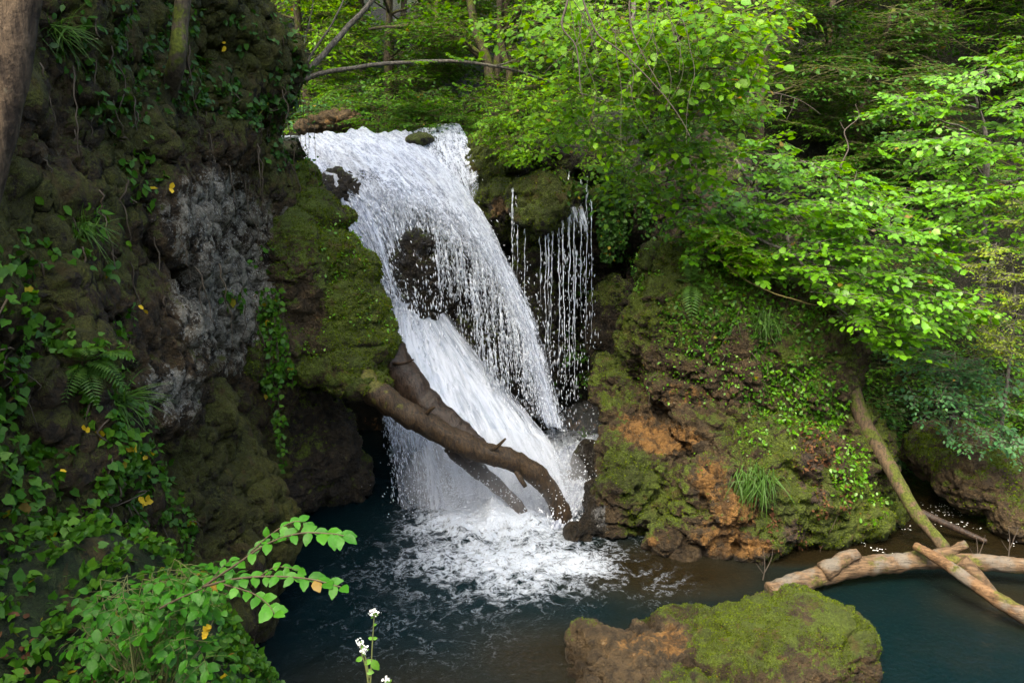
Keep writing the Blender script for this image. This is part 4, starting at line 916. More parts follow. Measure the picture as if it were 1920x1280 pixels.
vine_patch('ivy', 'fine-leaved ivy cloaking the middle of the big mound', MV, MT, pxw([(1400, 620, 130, 60, 1), (1470, 700, 90, 90, 1), (1540, 760, 50, 70, .7), (1340, 590, 90, 50, .9)], -.1), 5200, .055, L_IVB, seed=71, stems=26)
vine_patch('herb_patch', 'bright green herbs crowding the top of the big mound', MV, MT, pxw([(1290, 500, 110, 40, 1), (1240, 540, 60, 40, .7), (1420, 560, 90, 40, 1), (1520, 590, 60, 40, .8)], -.3), 3600, .075, L_HAZ, 'oval', seed=72, stems=10, lift=.07, cat='plant', hang=.1)
vine_patch('herb_patch', 'leafy weeds down the right flank of the mound', MV, MT, pxw([(1440, 800, 60, 50, .8), (1540, 760, 50, 50, .9), (1590, 880, 40, 60, .8), (1490, 720, 60, 60, .7), (1620, 950, 40, 30, .8)], -.2), 3600, .075, L_HAZ, 'oval', seed=73, stems=10, lift=.05, cat='plant', hang=.3)
vine_patch('herb_patch', 'sparse small seedlings over the brown middle of the mound', MV, MT, pxw([(1350, 700, 150, 60, 1), (1300, 640, 90, 50, .8), (1420, 850, 60, 40, .7), (1330, 870, 60, 40, .35)], -.1), 1300, .05, L_HAZ, 'oval', seed=79, stems=4, lift=.03, cat='plant', hang=.2)
vine_patch('herb_patch', 'tiny green plants dotted over the bulging left rock', EV, ET, pxw([(640, 480, 60, 70, 1), (680, 600, 50, 60, 1), (600, 640, 50, 40, .8)], -.1), 420, .06, L_HAZ, 'oval', seed=80, stems=3, lift=.03, cat='plant', hang=.2)
vine_patch('dead_leaves', 'brown fallen leaves caught in the gully of the mound', MV, MT, pxw([(1520, 860, 50, 90, 1), (1490, 990, 50, 45, 1), (1540, 930, 60, 50, 1)], -.1), 1600, .075, L_DEAD, 'oval', seed=74, stems=2, lift=.01, cat='leaves', hang=.1)
vine_patch('ivy', 'ivy creeping on the dark wall behind the side waterfall', FV, FT, pxw([(1130, 350, 70, 50, 1), (1190, 420, 60, 70, .9), (1230, 480, 50, 60, .7)], -.1), 2400, .085, L_IVY, seed=75, stems=16)

def hanging_vine(name, label, tops, mat, size=.07, seed=0, dens=34, cat='ivy', kind='ivy'):
    rng = np.random.default_rng(seed); G, S_ = Geo(), Geo(); e = thing(name, tops[0][0] - np.array([0, 0, tops[0][1]]), label, cat)
    for a, L in tops:
        n_ = max(6, int(L * 10)); z = np.linspace(0, 1, n_); w = np.cumsum(rng.normal(0, .012, (n_, 2)), 0)
        c = np.array(a) + np.stack([w[:, 0], w[:, 1], -z * L], 1); mesh('stem', *tube(c, np.linspace(.007, .003, n_), 3, False), M_TWIG, e)
        m = int(L * dens); f = rng.random(m) ** .85; i = (f * (n_ - 1)).astype(int); p = c[i] + rng.normal(0, .035, (m, 3))
        G.add(*put_leaves(p, rng.normal(0, .6, (m, 3)) + [0, -.2, -.7], rng.normal(0, .5, (m, 3)) + [0, -.8, .5], rng.uniform(.6, 1.2, m) * size, kind))
    G.build('leaves', mat, e); return e
rng = np.random.default_rng(81)
hanging_vine('hanging_ivy', 'dense curtain of ivy hanging right of the side waterfall', [(P(1128 + rng.uniform(0, 46), 315 + rng.uniform(0, 20), 16.4 + rng.normal(0, .08)), rng.uniform(1.3, 2.0)) for _ in range(30)], L_IVY, .075, 1, 48)
hanging_vine('hanging_ivy', 'narrow ivy tress hanging a little right of the dense ivy curtain', [(P(1205 + rng.uniform(0, 14), 340, 16.2), rng.uniform(.8, 1.2)) for _ in range(7)], L_IVY, .07, 2)
hanging_vine('hanging_ivy', 'long ivy tress hanging from the rock over the dark hollow at left', [(P(505 + rng.uniform(-22, 26), 540 + rng.uniform(0, 40), 12.4), rng.uniform(.7, 1.6)) for _ in range(16)] + [(P(515, 600, 12.4), 2.5), (P(509, 600, 12.4), 2.3)], L_IVB, .08, 3, 40)
hanging_vine('hanging_ivy', 'thin trailing stems hanging from the brow in front of the white lip', [(P(562 + 8 * k, 180 + 12 * k, 13.3), .9 + .1 * k) for k in range(4)], L_IVY, .05, 4, 9)

def grass_tuft(label, at, r, n, length, seed, dirb=(0, 0, 1), mat=None, down=0.2, name='grass_tuft'):
    rng = np.random.default_rng(seed); at = np.array(at); p = at + rng.normal(0, r, (n, 3)) * [1, 1, .5]
    d = rng.normal(0, .6, (n, 3)) + np.array(dirb) + [0, 0, -down]
    V, T = put_leaves(p, d, np.tile([0, -.4, 1.0], (n, 1)) + rng.normal(0, .3, (n, 3)), rng.uniform(.6, 1.2, n) * length, 'blade')
    o = mesh(name, V, T, mat or L_GRS, origin=at); return tag(o, label, 'grass')
def cliff_at(px, py, V=None):
    V = CV if V is None else V
    x, y, d = proj(V); m = (np.abs(x - px) < 14) & (np.abs(y - py) < 14) & (d > 1)
    if not m.any(): return P(px, py, 8)
    k = np.where(m)[0]; return V[k[np.argmin(d[k])]]
grass_tuft('drooping grass tuft near the top left of the cliff beside the tree trunk', cliff_at(115, 60), .06, 90, .38, 1, (.5, -.4, .3))
grass_tuft('drooping grass tuft on the cliff level with the grey patch', cliff_at(165, 420), .05, 80, .32, 2, (.5, -.4, .2))
grass_tuft('fresh grass tuft sprouting among ivy low on the cliff', cliff_at(235, 740), .04, 80, .38, 3, (.6, -.4, .3))
grass_tuft('thin grass hanging down beside the orange rock of the mound', cliff_at(1400, 880, MV), .16, 260, .5, 4, (0, -.4, -.6), down=.6)
grass_tuft('thin grass hanging over the mound top edge', cliff_at(1440, 600, MV), .2, 200, .4, 5, (0, -.5, -.1), down=.5)

def fern(label, at, n, L, seed, out=(.5, -.5, .3)):
    rng = np.random.default_rng(seed); at = np.array(at); e = thing('fern', at, label, 'fern'); S_ = Geo()
    for k in range(n):
        d = nrmz(np.array(out) + rng.normal(0, .6, 3)); l = L * rng.uniform(.7, 1.2); t_ = np.linspace(0, 1, 18)[:, None]
        c = at + d * l * t_ + np.array([0, 0, .25]) * l * t_ - np.array([0, 0, .75]) * l * t_ ** 2
        tn = nrmz(np.gradient(c, axis=0)); sd = nrmz(np.cross(tn, [0, 0, 1.0])); up = np.cross(sd, tn)
        pp, dd, nn_, ss = [], [], [], []
        for i in range(2, 18):
            for s in (-1, 1): pp.append(c[i]); dd.append(sd[i] * s + tn[i] * .5); nn_.append(up[i]); ss.append(l * .26 * sin(pi * (i / 18) ** .7 * .95 + .1))
        V, T = put_leaves(np.array(pp), np.array(dd), np.array(nn_), np.array(ss) * 1.15, 'leaflet'); Vt, Tt = tube(c[::3], .003, 3)
        G = Geo(); G.add(V, T); G.add(Vt, Tt); G.build('frond', L_GRS, e)
    return e
fern('small fern among the ivy on the lower left cliff', cliff_at(170, 700), 6, .42, 1)
fern('fern on the lower left cliff above the bottom shrub', cliff_at(225, 1010), 6, .45, 2)
fern('fern arching from the top of the mound', cliff_at(1290, 520, MV), 8, .6, 3, (0, -.5, .4))

rng = np.random.default_rng(88)
e = thing('hanging_roots', cliff_at(430, 640), 'thin brown roots and dead stems hanging down the shaded left cliff', 'roots')
for k in range(34):
    a = cliff_at(rng.uniform(60, 560), rng.uniform(60, 640)); a = a + nrmz(CAM - a) * .06; L = rng.uniform(.4, 1.5); n_ = 14; f = np.linspace(0, 1, n_)
    w = np.cumsum(rng.normal(0, .022, (n_, 3)), 0); w[:, 2] = 0; c = a + w + np.stack([.05 * f, 0 * f, -L * f], 1); mesh('root', *tube(c, np.linspace(.010, .003, n_), 4, False), M_TWIG, e)
# yellow flowers scattered on the cliff
rng = np.random.default_rng(91)
for k, (px, py, lab) in enumerate([(432, 94, 'yellow leaf high on the cliff right of the slim trunk'), (329, 344, 'yellow leaf on the grey rock below the slim trunk'), (277, 570, 'yellow leaf at the left rim of the grey rock patch'),
                                   (288, 842, 'yellow flowers on the cliff beside the brown lower rock'), (175, 824, 'yellow leaf among the ivy left of the brown rock'), (120, 900, 'yellow leaf hanging low in the near ivy'), (392, 1183, 'yellow flowers at the water edge beside the bottom shrub'), (283, 928, 'yellow leaf among herbs under the flowers')]):
    c = cliff_at(px, py) if px < 380 else (cliff_at(px, py) if py < 900 else P(px, py, 4.0)); c = c + nrmz(CAM - c) * .10
    m = 7 if 'flower' in lab else 2; s_f = 1; s = .035 * np.linalg.norm(c - CAM) / 6
    V, T = put_leaves(c + rng.normal(0, s * .35, (m, 3)), rng.normal(0, 1, (m, 3)), np.tile(nrmz(CAM - c), (m, 1)) + rng.normal(0, .4, (m, 3)), np.full(m, s * 1.3), 'round')
    tag(mesh('yellow_flower' if 'flower' in lab else 'yellow_leaf', V, T, M_YFL, origin=c), lab, 'flower' if 'flower' in lab else 'leaf')

# ------------------------------------------------------------------ foreground plants
def near_branch():
    e = thing('leafy_branch', P(300, 1120, 3.5), 'leafy branch reaching out over the dark water at bottom left', 'branch')
    rng = np.random.default_rng(12); S_, G = Geo(), Geo()
    def tw(pts, r0, nl, size, skip=0):
        c = catmull(PP(*pts), 40); S_.add(*tube(c, np.linspace(r0, r0 * .35, 40), 5)); tn = nrmz(np.gradient(c, axis=0))
        pos, dd, nn_, ss = [], [], [], []
        for k in range(nl + 1):
            f = min(1, skip + (1 - skip) * (k + rng.normal(0, .18) * (k < nl)) / nl); i = min(39, int(f * 39)); sd = nrmz(np.cross(tn[i], [0, -.35, 1.0])); s = 1 if k % 2 else -1
            d = tn[i] * .75 + sd * s * .8 + np.array([0, 0, -.28]) if k < nl else tn[i] + np.array([0, 0, -.1])
            pos.append(c[i]); dd.append(nrmz(d + rng.normal(0, .28, 3))); nn_.append(np.array([0, -.55, .85]) + rng.normal(0, .2, 3)); ss.append(size * .80 * (.75 + .3 * f) * rng.uniform(.85, 1.1))
        G.add(*put_leaves(np.array(pos), np.array(dd), np.array(nn_), np.array(ss), 'near'))
    tw([(380, 1100, 3.5), (440, 1060, 3.35), (500, 1020, 3.25), (560, 1000, 3.1), (620, 1000, 3.0), (645, 1004, 2.95)], .006, 19, .085, .2)
    tw([(470, 1035, 3.3), (510, 1000, 3.25), (550, 978, 3.2), (575, 980, 3.2)], .004, 10, .062, .1)
    tw([(380, 1100, 3.5), (440, 1085, 3.3), (510, 1080, 3.15), (580, 1085, 3.0), (640, 1100, 2.9)], .006, 22, .08, .12)
    tw([(420, 1095, 3.35), (470, 1110, 3.2), (500, 1130, 3.05), (515, 1150, 2.95)], .004, 11, .08, .1)
    tw([(490, 1078, 3.25), (520, 1062, 3.2), (560, 1068, 3.15)], .003, 7, .055, .1)
    tw([(300, 1140, 3.7), (340, 1120, 3.6), (385, 1100, 3.5)], .007, 6, .075, .1)
    tw([(380, 1110, 3.5), (410, 1070, 3.5), (430, 1050, 3.5)], .003, 6, .06, .1)
    S_.build('stem', M_TWIG, e); G.build('leaves', L_NEAR, e)
near_branch()
def bush_near():
    base = P(280, 1330, 4.2); e = thing('shrub', base, 'fresh green leafy shrub filling the bottom left corner by the water', 'shrub')
    rng = np.random.default_rng(14); S_, G = Geo(), Geo()
    ss = sprayset(15, 5, nside=5, gap=.10, leaf=.17, flat=.35)
    for px, py, d, s in [(rng.uniform(215, 385), rng.uniform(1090, 1290), rng.uniform(3.9, 4.7), rng.uniform(.3, .55)) for _ in range(34)] + [(rng.uniform(300, 420), rng.uniform(1070, 1130), 4.0, .4) for _ in range(9)] + [(rng.uniform(150, 260), rng.uniform(1150, 1290), 4.4, .4) for _ in range(10)]:
        p = P(px, py, d); out = np.array([rng.normal(.5, .5), rng.normal(-.5, .4), rng.normal(.15, .2)]); R = rot_to(out, nrmz(np.array([rng.normal(0, .3), -.4, 1.0])))
        a, b, n_, z, tws = ss[rng.integers(5)]; st = p - R[:, 0] * s * .5
        G.add(*put_leaves((a * s) @ R.T + st, b @ R.T, n_ @ R.T, z * .36, 'near'))
        for pts, r0 in tws: q = (pts * s) @ R.T + st; S_.add(*tube(q, np.linspace(r0 * .5, .001, len(q)), 3, False))
        c = limb_curve(base + rng.normal(0, .06, 3), st, rng, .05, 7); S_.add(*tube(c, np.linspace(.006, .0025, 7), 4, False))
    S_.build('stems', M_TWIGG, e); G.build('leaves', L_NEAR, e)
bush_near()
def garlic():
    e = thing('flower_plant', P(690, 1330, 3.0), 'slender white-flowered plant standing at the bottom edge', 'flower plant'); rng = np.random.default_rng(3)
    S_, G, W_ = Geo(), Geo(), Geo()
    def stalk(pts, leaves, head):
        c = catmull(PP(*pts), 24); S_.add(*tube(c, np.linspace(.004, .002, 24), 5))
        for f, ang, s in leaves:
            i = int(f * 23); G.add(*put_leaves(c[i][None], np.array([[cos(ang), -.3, sin(ang)]]), np.array([[0, -.8, .5]]), np.array([s]), 'near'))
        h = c[-1]; m = 26; q = h + rng.normal(0, .008, (m, 3)); mesh('flower_head', *put_leaves(q, rng.normal(0, 1, (m, 3)), np.tile([0, -.7, .7], (m, 1)), rng.uniform(.006, .0105, m), 'round'), M_WFL, e)
        m = 8; q = h + rng.normal(0, .006, (m, 3)) - [0, 0, .012]; G.add(*put_leaves(q, rng.normal(0, 1, (m, 3)) + [0, 0, 1], np.tile([0, -1, .1], (m, 1)), np.full(m, .014), 'small'))
    stalk([(690, 1330, 3), (695, 1270, 3), (698, 1210, 3), (702, 1147, 3)], [(.25, -1.9, .085), (.3, -2.2, .05), (.55, -.9, .05), (.55, 3.6, .035), (.75, .3, .02), (.78, 2.8, .018), (.9, .6, .015)], 1)
    stalk([(692, 1290, 3), (686, 1250, 3), (678, 1225, 3), (676, 1205, 3)], [(.6, 3.5, .03), (.3, 0, .03)], 1)
    stalk([(692, 1270, 3), (686, 1235, 3), (681, 1218, 3)], [], 1)
    stalk([(700, 1320, 3), (712, 1295, 3), (727, 1275, 3)], [(.5, .3, .035)], 1)
    S_.build('stem', M_TWIGG, e); G.build('leaves', leaf_mat('leaf_garlic', (.12, .30, .04), (.18, .38, .06), .45, .4), e)
garlic()
# brown leaf litter on the near bank
rng = np.random.default_rng(16); p, nn = pick_faces(GV, gridT(len(gx), len(gy)), lambda c, n: (patch_px(np.where(c[:, 1:2] > 2, c, [0, 3, -50]), [(120, 1240, 130, 60, 1)]) > .2) * (c[:, 1] > 2) * (c[:, 1] < 9) + 0.0, 900, rng)
if len(p):
    V, T = put_leaves(p + [0, 0, .02], rng.normal(0, 1, p.shape) * [1, 1, .3], rng.normal(0, .4, p.shape) + [0, 0, 1], rng.uniform(.05, .09, len(p)), 'oval'); tag(mesh('leaf_litter', V, T, L_DEAD), 'brown dead leaves on the near bank at bottom left', 'leaves', kind='stuff')

# near trunk at the top left, and the slim one on the cliff
def bare_trunk(name, label, pts, r0, r1, mat, s=0, n=70, sides=24, twigs=()):
    c = catmull(pts, n); e = thing(name, c[0], label, 'tree'); r = np.linspace(r0, r1, n) * (1 + .08 * fbm(c, 3, 3, s))
    V, T = tube(c, r, sides); idx = np.minimum(np.arange(len(V)) // sides, n - 1); V = V + nrmz(V - c[idx]) * ((fbm(V * [1, 1, .4], 9, 4, s + 1) * .10 + fbm(V, 30, 3, s) * .03) * r[idx])[:, None]
    mesh('trunk', V, T, mat, e)
    G = Geo()
    for q, a in twigs: q = catmull(q, 20); G.add(*tube(q, np.linspace(a, a * .3, 20), 5))
    G.build('branch', mat, e); return e
bare_trunk('tree', 'thick lichen-spotted tree trunk at the top left corner of the frame', PP((-75, 560, 2.9), (-40, 400, 2.9), (-8, 250, 2.9), (18, 80, 2.9), (40, -80, 2.9), (60, -260, 2.9)), .045, .10, M_BARKN, 1)
bare_trunk('tree', 'slim dark trunk growing from the upper cliff', [cliff_at(330, 150) + [-.05, .1, -.1], *PP((332, 110, 8.9), (338, 50, 8.9), (345, -20, 8.9), (350, -120, 8.9))], .10, .08, M_BARK, 2)

# ------------------------------------------------------------------ trees
def G_(px, d):   # ground point below a bearing, at view depth d
    q = P(px, 640, d); return np.array([q[0], q[1], hz(q[0], q[1]) - .1])
HM = 1.0
def B(px, py, d, r, n): return (P(px, py, d), np.array(r if hasattr(r, '__len__') else (r, r, r * .6)), int(n * HM))
toward = np.array([0, -.55, 0])
# hazel with layered sprays over the right of the mound
g = G_(1500, 16.2)
HM = 1.5
tree('hazel_shrub', 'bright layered hazel shrub arching over the right of the mound', 'shrub', [g, P(1480, 480, 15.6), P(1430, 380, 15), P(1380, 300, 14.6)], .07,
     [B(1330, 400, 13.6, .8, 12), B(1420, 380, 13.4, .9, 13), B(1500, 420, 13.0, .9, 14), B(1600, 400, 12.8, .8, 13), B(1680, 460, 12.6, .8, 13), B(1560, 500, 12.6, .9, 14), B(1650, 560, 12.4, .8, 13),
      B(1740, 540, 12.4, .7, 11), B(1520, 340, 13.4, .7, 9), B(1600, 345, 13.2, .6, 7), B(1440, 300, 13.8, .7, 9), B(1700, 620, 12.6, .6, 8), B(1790, 580, 12.3, .4, 5), B(1380, 480, 13.2, .6, 7), B(1480, 500, 13.2, .6, 7)],
     'hazel', L_HAZ, np.random.default_rng(101), 'round', M_BARKG, limb_r=.022, slen=(.6, 1.15), outward=np.array([.55, -.6, 0]), down=-.05)
g = G_(1840, 18)
tree('hazel_shrub', 'layered hazel shrub standing high at the right side above the earth bank', 'shrub', [g, P(1850, 300, 16.5), P(1830, 180, 16)], .08,
     [B(1700, 215, 14.5, .7, 8), B(1790, 165, 14.5, .7, 8), B(1870, 115, 14.5, .5, 6), B(1760, 280, 14, .8, 11), B(1850, 250, 14, .8, 10), B(1910, 200, 14, .6, 7), B(1700, 380, 13.8, .7, 8), B(1800, 370, 13.6, .9, 12), B(1890, 340, 13.5, .8, 11),
      B(1660, 200, 14.4, .4, 4), B(1860, 430, 13.6, .8, 9), B(1770, 440, 13.6, .6, 6)],
     'hazel', L_HAZ, np.random.default_rng(102), 'round', M_BARKG, limb_r=.022, slen=(.6, 1.1), outward=np.array([-.4, -.6, 0]))
HM = 1.0
g = G_(1900, 15.0)
tree('shrub', 'yellowish fine-leaved shrub at the right edge', 'shrub', [g, P(1900, 600, 13.8), P(1890, 450, 13.5)], .04,
     [B(1880, 480, 12.8, .7, 22), B(1850, 590, 12.6, .6, 18), B(1900, 640, 12.4, .6, 18), B(1910, 540, 12.4, .5, 16), B(1900, 390, 13.2, .5, 12)],
     'fine', leaf_mat('leaf_yellowish', (.16, .24, .02), (.28, .34, .04), .5, .4), np.random.default_rng(103), 'oval', M_BARKG, limb_r=.012, slen=(.5, .9), outward=toward)
g = G_(1780, 15.6)
tree('shrub', 'cool green shrub hanging low over the stream at right', 'shrub', [g, P(1790, 760, 14.4), P(1790, 660, 14)], .05,
     [B(1720, 660, 13.6, .7, 16), B(1800, 680, 13.2, .7, 17), B(1880, 700, 13, .7, 17), B(1760, 750, 13.2, .6, 14), B(1850, 780, 13, .6, 14), B(1900, 830, 12.8, .4, 8), B(1800, 810, 13.2, .4, 7)],
     'hazel', L_BLU, np.random.default_rng(104), 'oval', M_BARKG, limb_r=.018, slen=(.5, .9), leafscale=.75, outward=toward)
HM = 1.9
# overhanging bright lime tree in the upper middle
g = G_(1330, 19.5)
tree('lime_tree', 'bright yellow-green tree overhanging the middle from above', 'tree', [g, P(1250, 330, 18.5), P(1230, 150, 17), P(1250, -100, 15.5)], .13,
     [B(1100, 60, 12.5, 1.0, 17), B(1200, 40, 11.5, 1.0, 17), B(1300, 50, 10.5, .8, 16), B(1350, 130, 11, .7, 13), B(1250, 140, 11.5, .9, 16), B(1150, 160, 12.5, 1.0, 17), B(1300, 220, 12, .8, 13), B(1200, 250, 13, .9, 14),
      B(1320, 300, 12.8, .7, 10), B(1250, 340, 13.6, .7, 9), B(1000, 30, 13.5, 1.0, 12), B(1080, 220, 14, .8, 11), B(1400, 40, 11, .6, 7), B(1380, 200, 12.4, .5, 6), B(1180, 330, 14.4, .6, 8), B(1450, 10, 11.5, .4, 4)],
     'lime', L_YEL, np.random.default_rng(105), 'round', M_BARK, limb_r=.035, slen=(.6, 1.2), outward=np.array([0, -.5, -.1]), down=-.15)
g = G_(1060, 19.2)
tree('maple_sapling', 'yellow-green sapling leaning over the rim rock right of the fall', 'tree', [g, P(1050, 260, 18), P(1010, 200, 17.2)], .06,
     [B(920, 235, 16.6, .5, 8), B(980, 210, 16.4, .7, 12), B(1040, 250, 16.2, .6, 10), B(960, 270, 16.2, .5, 7), B(1010, 160, 16.6, .7, 11), B(1090, 200, 16.2, .7, 11), B(1000, 300, 16.1, .35, 4), B(1120, 290, 16, .6, 8)],
     'maple', L_YEL, np.random.default_rng(106), 'oval', M_BARK, limb_r=.018, slen=(.5, .9), outward=np.array([-.5, -.5, 0]), down=-.12)
g = G_(1260, 17.6)
tree('maple_sapling', 'small green maple growing out of the mound top behind the ferns', 'tree', [P(1300, 560, 15.6), P(1270, 470, 15.2), P(1275, 440, 15)], .07,
     [B(1310, 430, 14.2, .6, 9), B(1390, 470, 14, .5, 8), B(1360, 520, 13.8, .5, 7), B(1330, 560, 13.8, .45, 7), B(1420, 420, 14, .5, 7)],
     'maple', L_MID, np.random.default_rng(107), 'oval', M_BARK, limb_r=.02, slen=(.5, .85), outward=toward)
tree('maple_sapling', 'yellow-leaved sprig on the thin leaning branch over the mound', 'tree', [P(1400, 560, 14.4), P(1380, 500, 13.8), P(1370, 470, 13.6)], .02,
     [B(1360, 450, 13.0, .4, 7), B(1400, 490, 13, .35, 6), B(1320, 440, 13.2, .3, 3)],
     'fine', L_YEL, np.random.default_rng(108), 'oval', M_TWIGY, limb_r=.012, slen=(.4, .7), leafscale=1.6, outward=toward)

HM = 1.0
# generic wood behind
def wood_tree(px, d, h, kind, label, seed, lean=0, name='broadleaf_tree', nb=13, spread=2.0, low=.15, leaf='far', tr=.16, cnt=12, slen=(.9, 1.7), group=None, ls=1.0, lk='small'):
    rng = np.random.default_rng(seed); g = G_(px, d); top = g + np.array([lean, rng.normal(0, .4), h])
    mid = (g + top) / 2 + np.array([rng.normal(0, .25), rng.normal(0, .25), 0]); bl = []
    for k in range(nb):
        f = low + (1 - low) * (k + .5) / nb; a = rng.uniform(0, 2 * pi); rr = spread * (1 - .45 * abs(f - .5) * 2 * .8) * rng.uniform(.4, 1)
        c = g * (1 - f) + top * f + np.array([cos(a) * rr, sin(a) * rr * .8 - .3, 0]); bl.append((c, np.array([1.1, 1.1, .5]) * spread * .42, cnt))
    return tree(name, label, 'tree', [g, mid, top], tr, bl, leaf, kind, rng, lk, M_BARK, limb_r=.04, slen=slen, leafscale=ls, group=group, twr=1.6, sides=8)
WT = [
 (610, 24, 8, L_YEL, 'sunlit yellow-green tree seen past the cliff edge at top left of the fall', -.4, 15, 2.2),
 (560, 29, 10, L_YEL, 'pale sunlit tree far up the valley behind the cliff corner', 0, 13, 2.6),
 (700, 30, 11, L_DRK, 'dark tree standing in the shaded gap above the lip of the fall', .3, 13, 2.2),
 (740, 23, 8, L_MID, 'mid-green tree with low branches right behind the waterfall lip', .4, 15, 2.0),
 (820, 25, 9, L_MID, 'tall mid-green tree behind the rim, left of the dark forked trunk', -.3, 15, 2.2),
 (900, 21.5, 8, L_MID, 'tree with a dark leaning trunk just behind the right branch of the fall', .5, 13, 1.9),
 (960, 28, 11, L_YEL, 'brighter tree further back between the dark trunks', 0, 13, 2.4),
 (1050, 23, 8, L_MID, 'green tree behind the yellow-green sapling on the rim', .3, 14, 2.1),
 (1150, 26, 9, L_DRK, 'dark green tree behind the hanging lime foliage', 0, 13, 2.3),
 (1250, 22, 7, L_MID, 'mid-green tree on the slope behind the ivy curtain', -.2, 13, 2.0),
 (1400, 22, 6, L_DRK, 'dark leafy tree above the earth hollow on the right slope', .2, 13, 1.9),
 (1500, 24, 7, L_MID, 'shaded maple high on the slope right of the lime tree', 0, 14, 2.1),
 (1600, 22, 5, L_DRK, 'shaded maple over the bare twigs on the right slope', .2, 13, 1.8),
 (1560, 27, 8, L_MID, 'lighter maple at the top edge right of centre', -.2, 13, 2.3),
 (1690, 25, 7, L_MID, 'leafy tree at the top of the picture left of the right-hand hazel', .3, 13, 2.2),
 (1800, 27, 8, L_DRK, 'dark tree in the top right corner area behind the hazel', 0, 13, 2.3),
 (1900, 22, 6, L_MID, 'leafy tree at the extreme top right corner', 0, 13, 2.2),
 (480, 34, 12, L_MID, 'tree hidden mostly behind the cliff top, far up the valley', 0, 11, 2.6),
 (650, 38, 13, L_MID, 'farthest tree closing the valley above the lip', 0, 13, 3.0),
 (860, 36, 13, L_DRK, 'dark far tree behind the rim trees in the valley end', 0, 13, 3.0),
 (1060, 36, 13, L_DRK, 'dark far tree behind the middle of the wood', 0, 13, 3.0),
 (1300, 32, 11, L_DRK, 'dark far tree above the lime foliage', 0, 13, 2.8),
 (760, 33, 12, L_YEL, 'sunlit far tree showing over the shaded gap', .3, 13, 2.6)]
for k, (px, d, h, mt, lab, lean, nb, spd) in enumerate(WT):
    wood_tree(px, d, h if d < 28 else h * 1.6, mt, lab, 200 + k, lean, nb=nb if d < 28 else nb + 8, spread=spd * (1 if d < 28 else 1.25), cnt=26 if d < 30 else 24, ls=1.15 if d < 26 else 1.7, low=.05)

# undergrowth low on the slopes: shrubs, each a thing
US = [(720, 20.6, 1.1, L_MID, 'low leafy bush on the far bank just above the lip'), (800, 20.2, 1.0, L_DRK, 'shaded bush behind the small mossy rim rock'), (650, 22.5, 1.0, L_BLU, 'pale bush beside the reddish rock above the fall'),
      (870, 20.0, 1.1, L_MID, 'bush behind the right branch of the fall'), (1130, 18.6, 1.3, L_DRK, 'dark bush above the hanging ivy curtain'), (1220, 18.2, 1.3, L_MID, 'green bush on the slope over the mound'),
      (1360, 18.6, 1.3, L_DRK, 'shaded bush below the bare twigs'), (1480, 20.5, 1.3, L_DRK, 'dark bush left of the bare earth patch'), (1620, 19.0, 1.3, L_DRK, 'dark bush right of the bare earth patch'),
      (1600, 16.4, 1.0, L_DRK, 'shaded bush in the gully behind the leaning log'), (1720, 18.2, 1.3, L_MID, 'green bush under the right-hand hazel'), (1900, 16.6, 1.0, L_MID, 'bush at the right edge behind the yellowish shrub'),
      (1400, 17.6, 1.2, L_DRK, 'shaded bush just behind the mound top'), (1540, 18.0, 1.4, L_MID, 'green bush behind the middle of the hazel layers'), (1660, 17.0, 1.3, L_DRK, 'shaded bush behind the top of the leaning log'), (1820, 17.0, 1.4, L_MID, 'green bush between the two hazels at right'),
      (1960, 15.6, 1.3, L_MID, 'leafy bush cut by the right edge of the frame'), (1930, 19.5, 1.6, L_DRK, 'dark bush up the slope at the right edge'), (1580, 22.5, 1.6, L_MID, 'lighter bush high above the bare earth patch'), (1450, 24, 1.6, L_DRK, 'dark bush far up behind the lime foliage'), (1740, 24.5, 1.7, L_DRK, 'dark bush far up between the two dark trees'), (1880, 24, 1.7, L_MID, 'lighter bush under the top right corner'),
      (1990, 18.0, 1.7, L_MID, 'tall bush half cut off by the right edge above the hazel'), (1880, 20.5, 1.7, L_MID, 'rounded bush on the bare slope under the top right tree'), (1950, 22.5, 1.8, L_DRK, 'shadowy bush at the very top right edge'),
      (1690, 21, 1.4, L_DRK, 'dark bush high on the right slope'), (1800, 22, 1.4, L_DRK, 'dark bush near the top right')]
for k, (px, d, s, mt, lab) in enumerate(US):
    rng = np.random.default_rng(400 + k); g = G_(px, d); bl = [(g + np.array([rng.normal(0, .6), rng.normal(-.3, .3), rng.uniform(.3, 1.7)]) * s, np.array([.9, .8, .45]) * s, 11) for _ in range(10)]
    tree('bush', lab, 'bush', [g, g + np.array([0, 0, .6 * s]), g + np.array([.1, 0, 1.3 * s])], .05, bl, 'hazel', mt, rng, 'oval', M_BARK, limb_r=.015, slen=(.5, 1.0), leafscale=.85)

# low leafy cover on the slopes, too many to count
rng = np.random.default_rng(33)
def wg(c, n):
    x, y, d = proj(np.where(c[:, 1:2] > 3, c, [0, 3, -50])); return ((d > 14) & (d < 45) & (x > 450) & (x < 2050) & (y > -150) & (c[:, 2] > .5)) * 1.0 / np.maximum(d, 5) ** 1.2
p, nn = pick_faces(GV, gridT(len(gx), len(gy)), wg, 90000, rng); kp = fbm(p, .6, 4, 5) > -.3; p, nn = p[kp], nn[kp]
d_ = np.linalg.norm(p - CAM, axis=1)
V, T = put_leaves(p + nn * rng.uniform(.02, .45, len(p))[:, None], rng.normal(0, 1, p.shape) + [0, -.4, -.1], rng.normal(0, .45, p.shape) + [0, -.2, 1], rng.uniform(.08, .17, len(p)) * np.clip(d_ / 18, .8, 1.8), 'small')
tag(mesh('ground_cover', V, T, L_DRK), 'low leafy undergrowth covering the wooded slopes', 'undergrowth', kind='stuff')
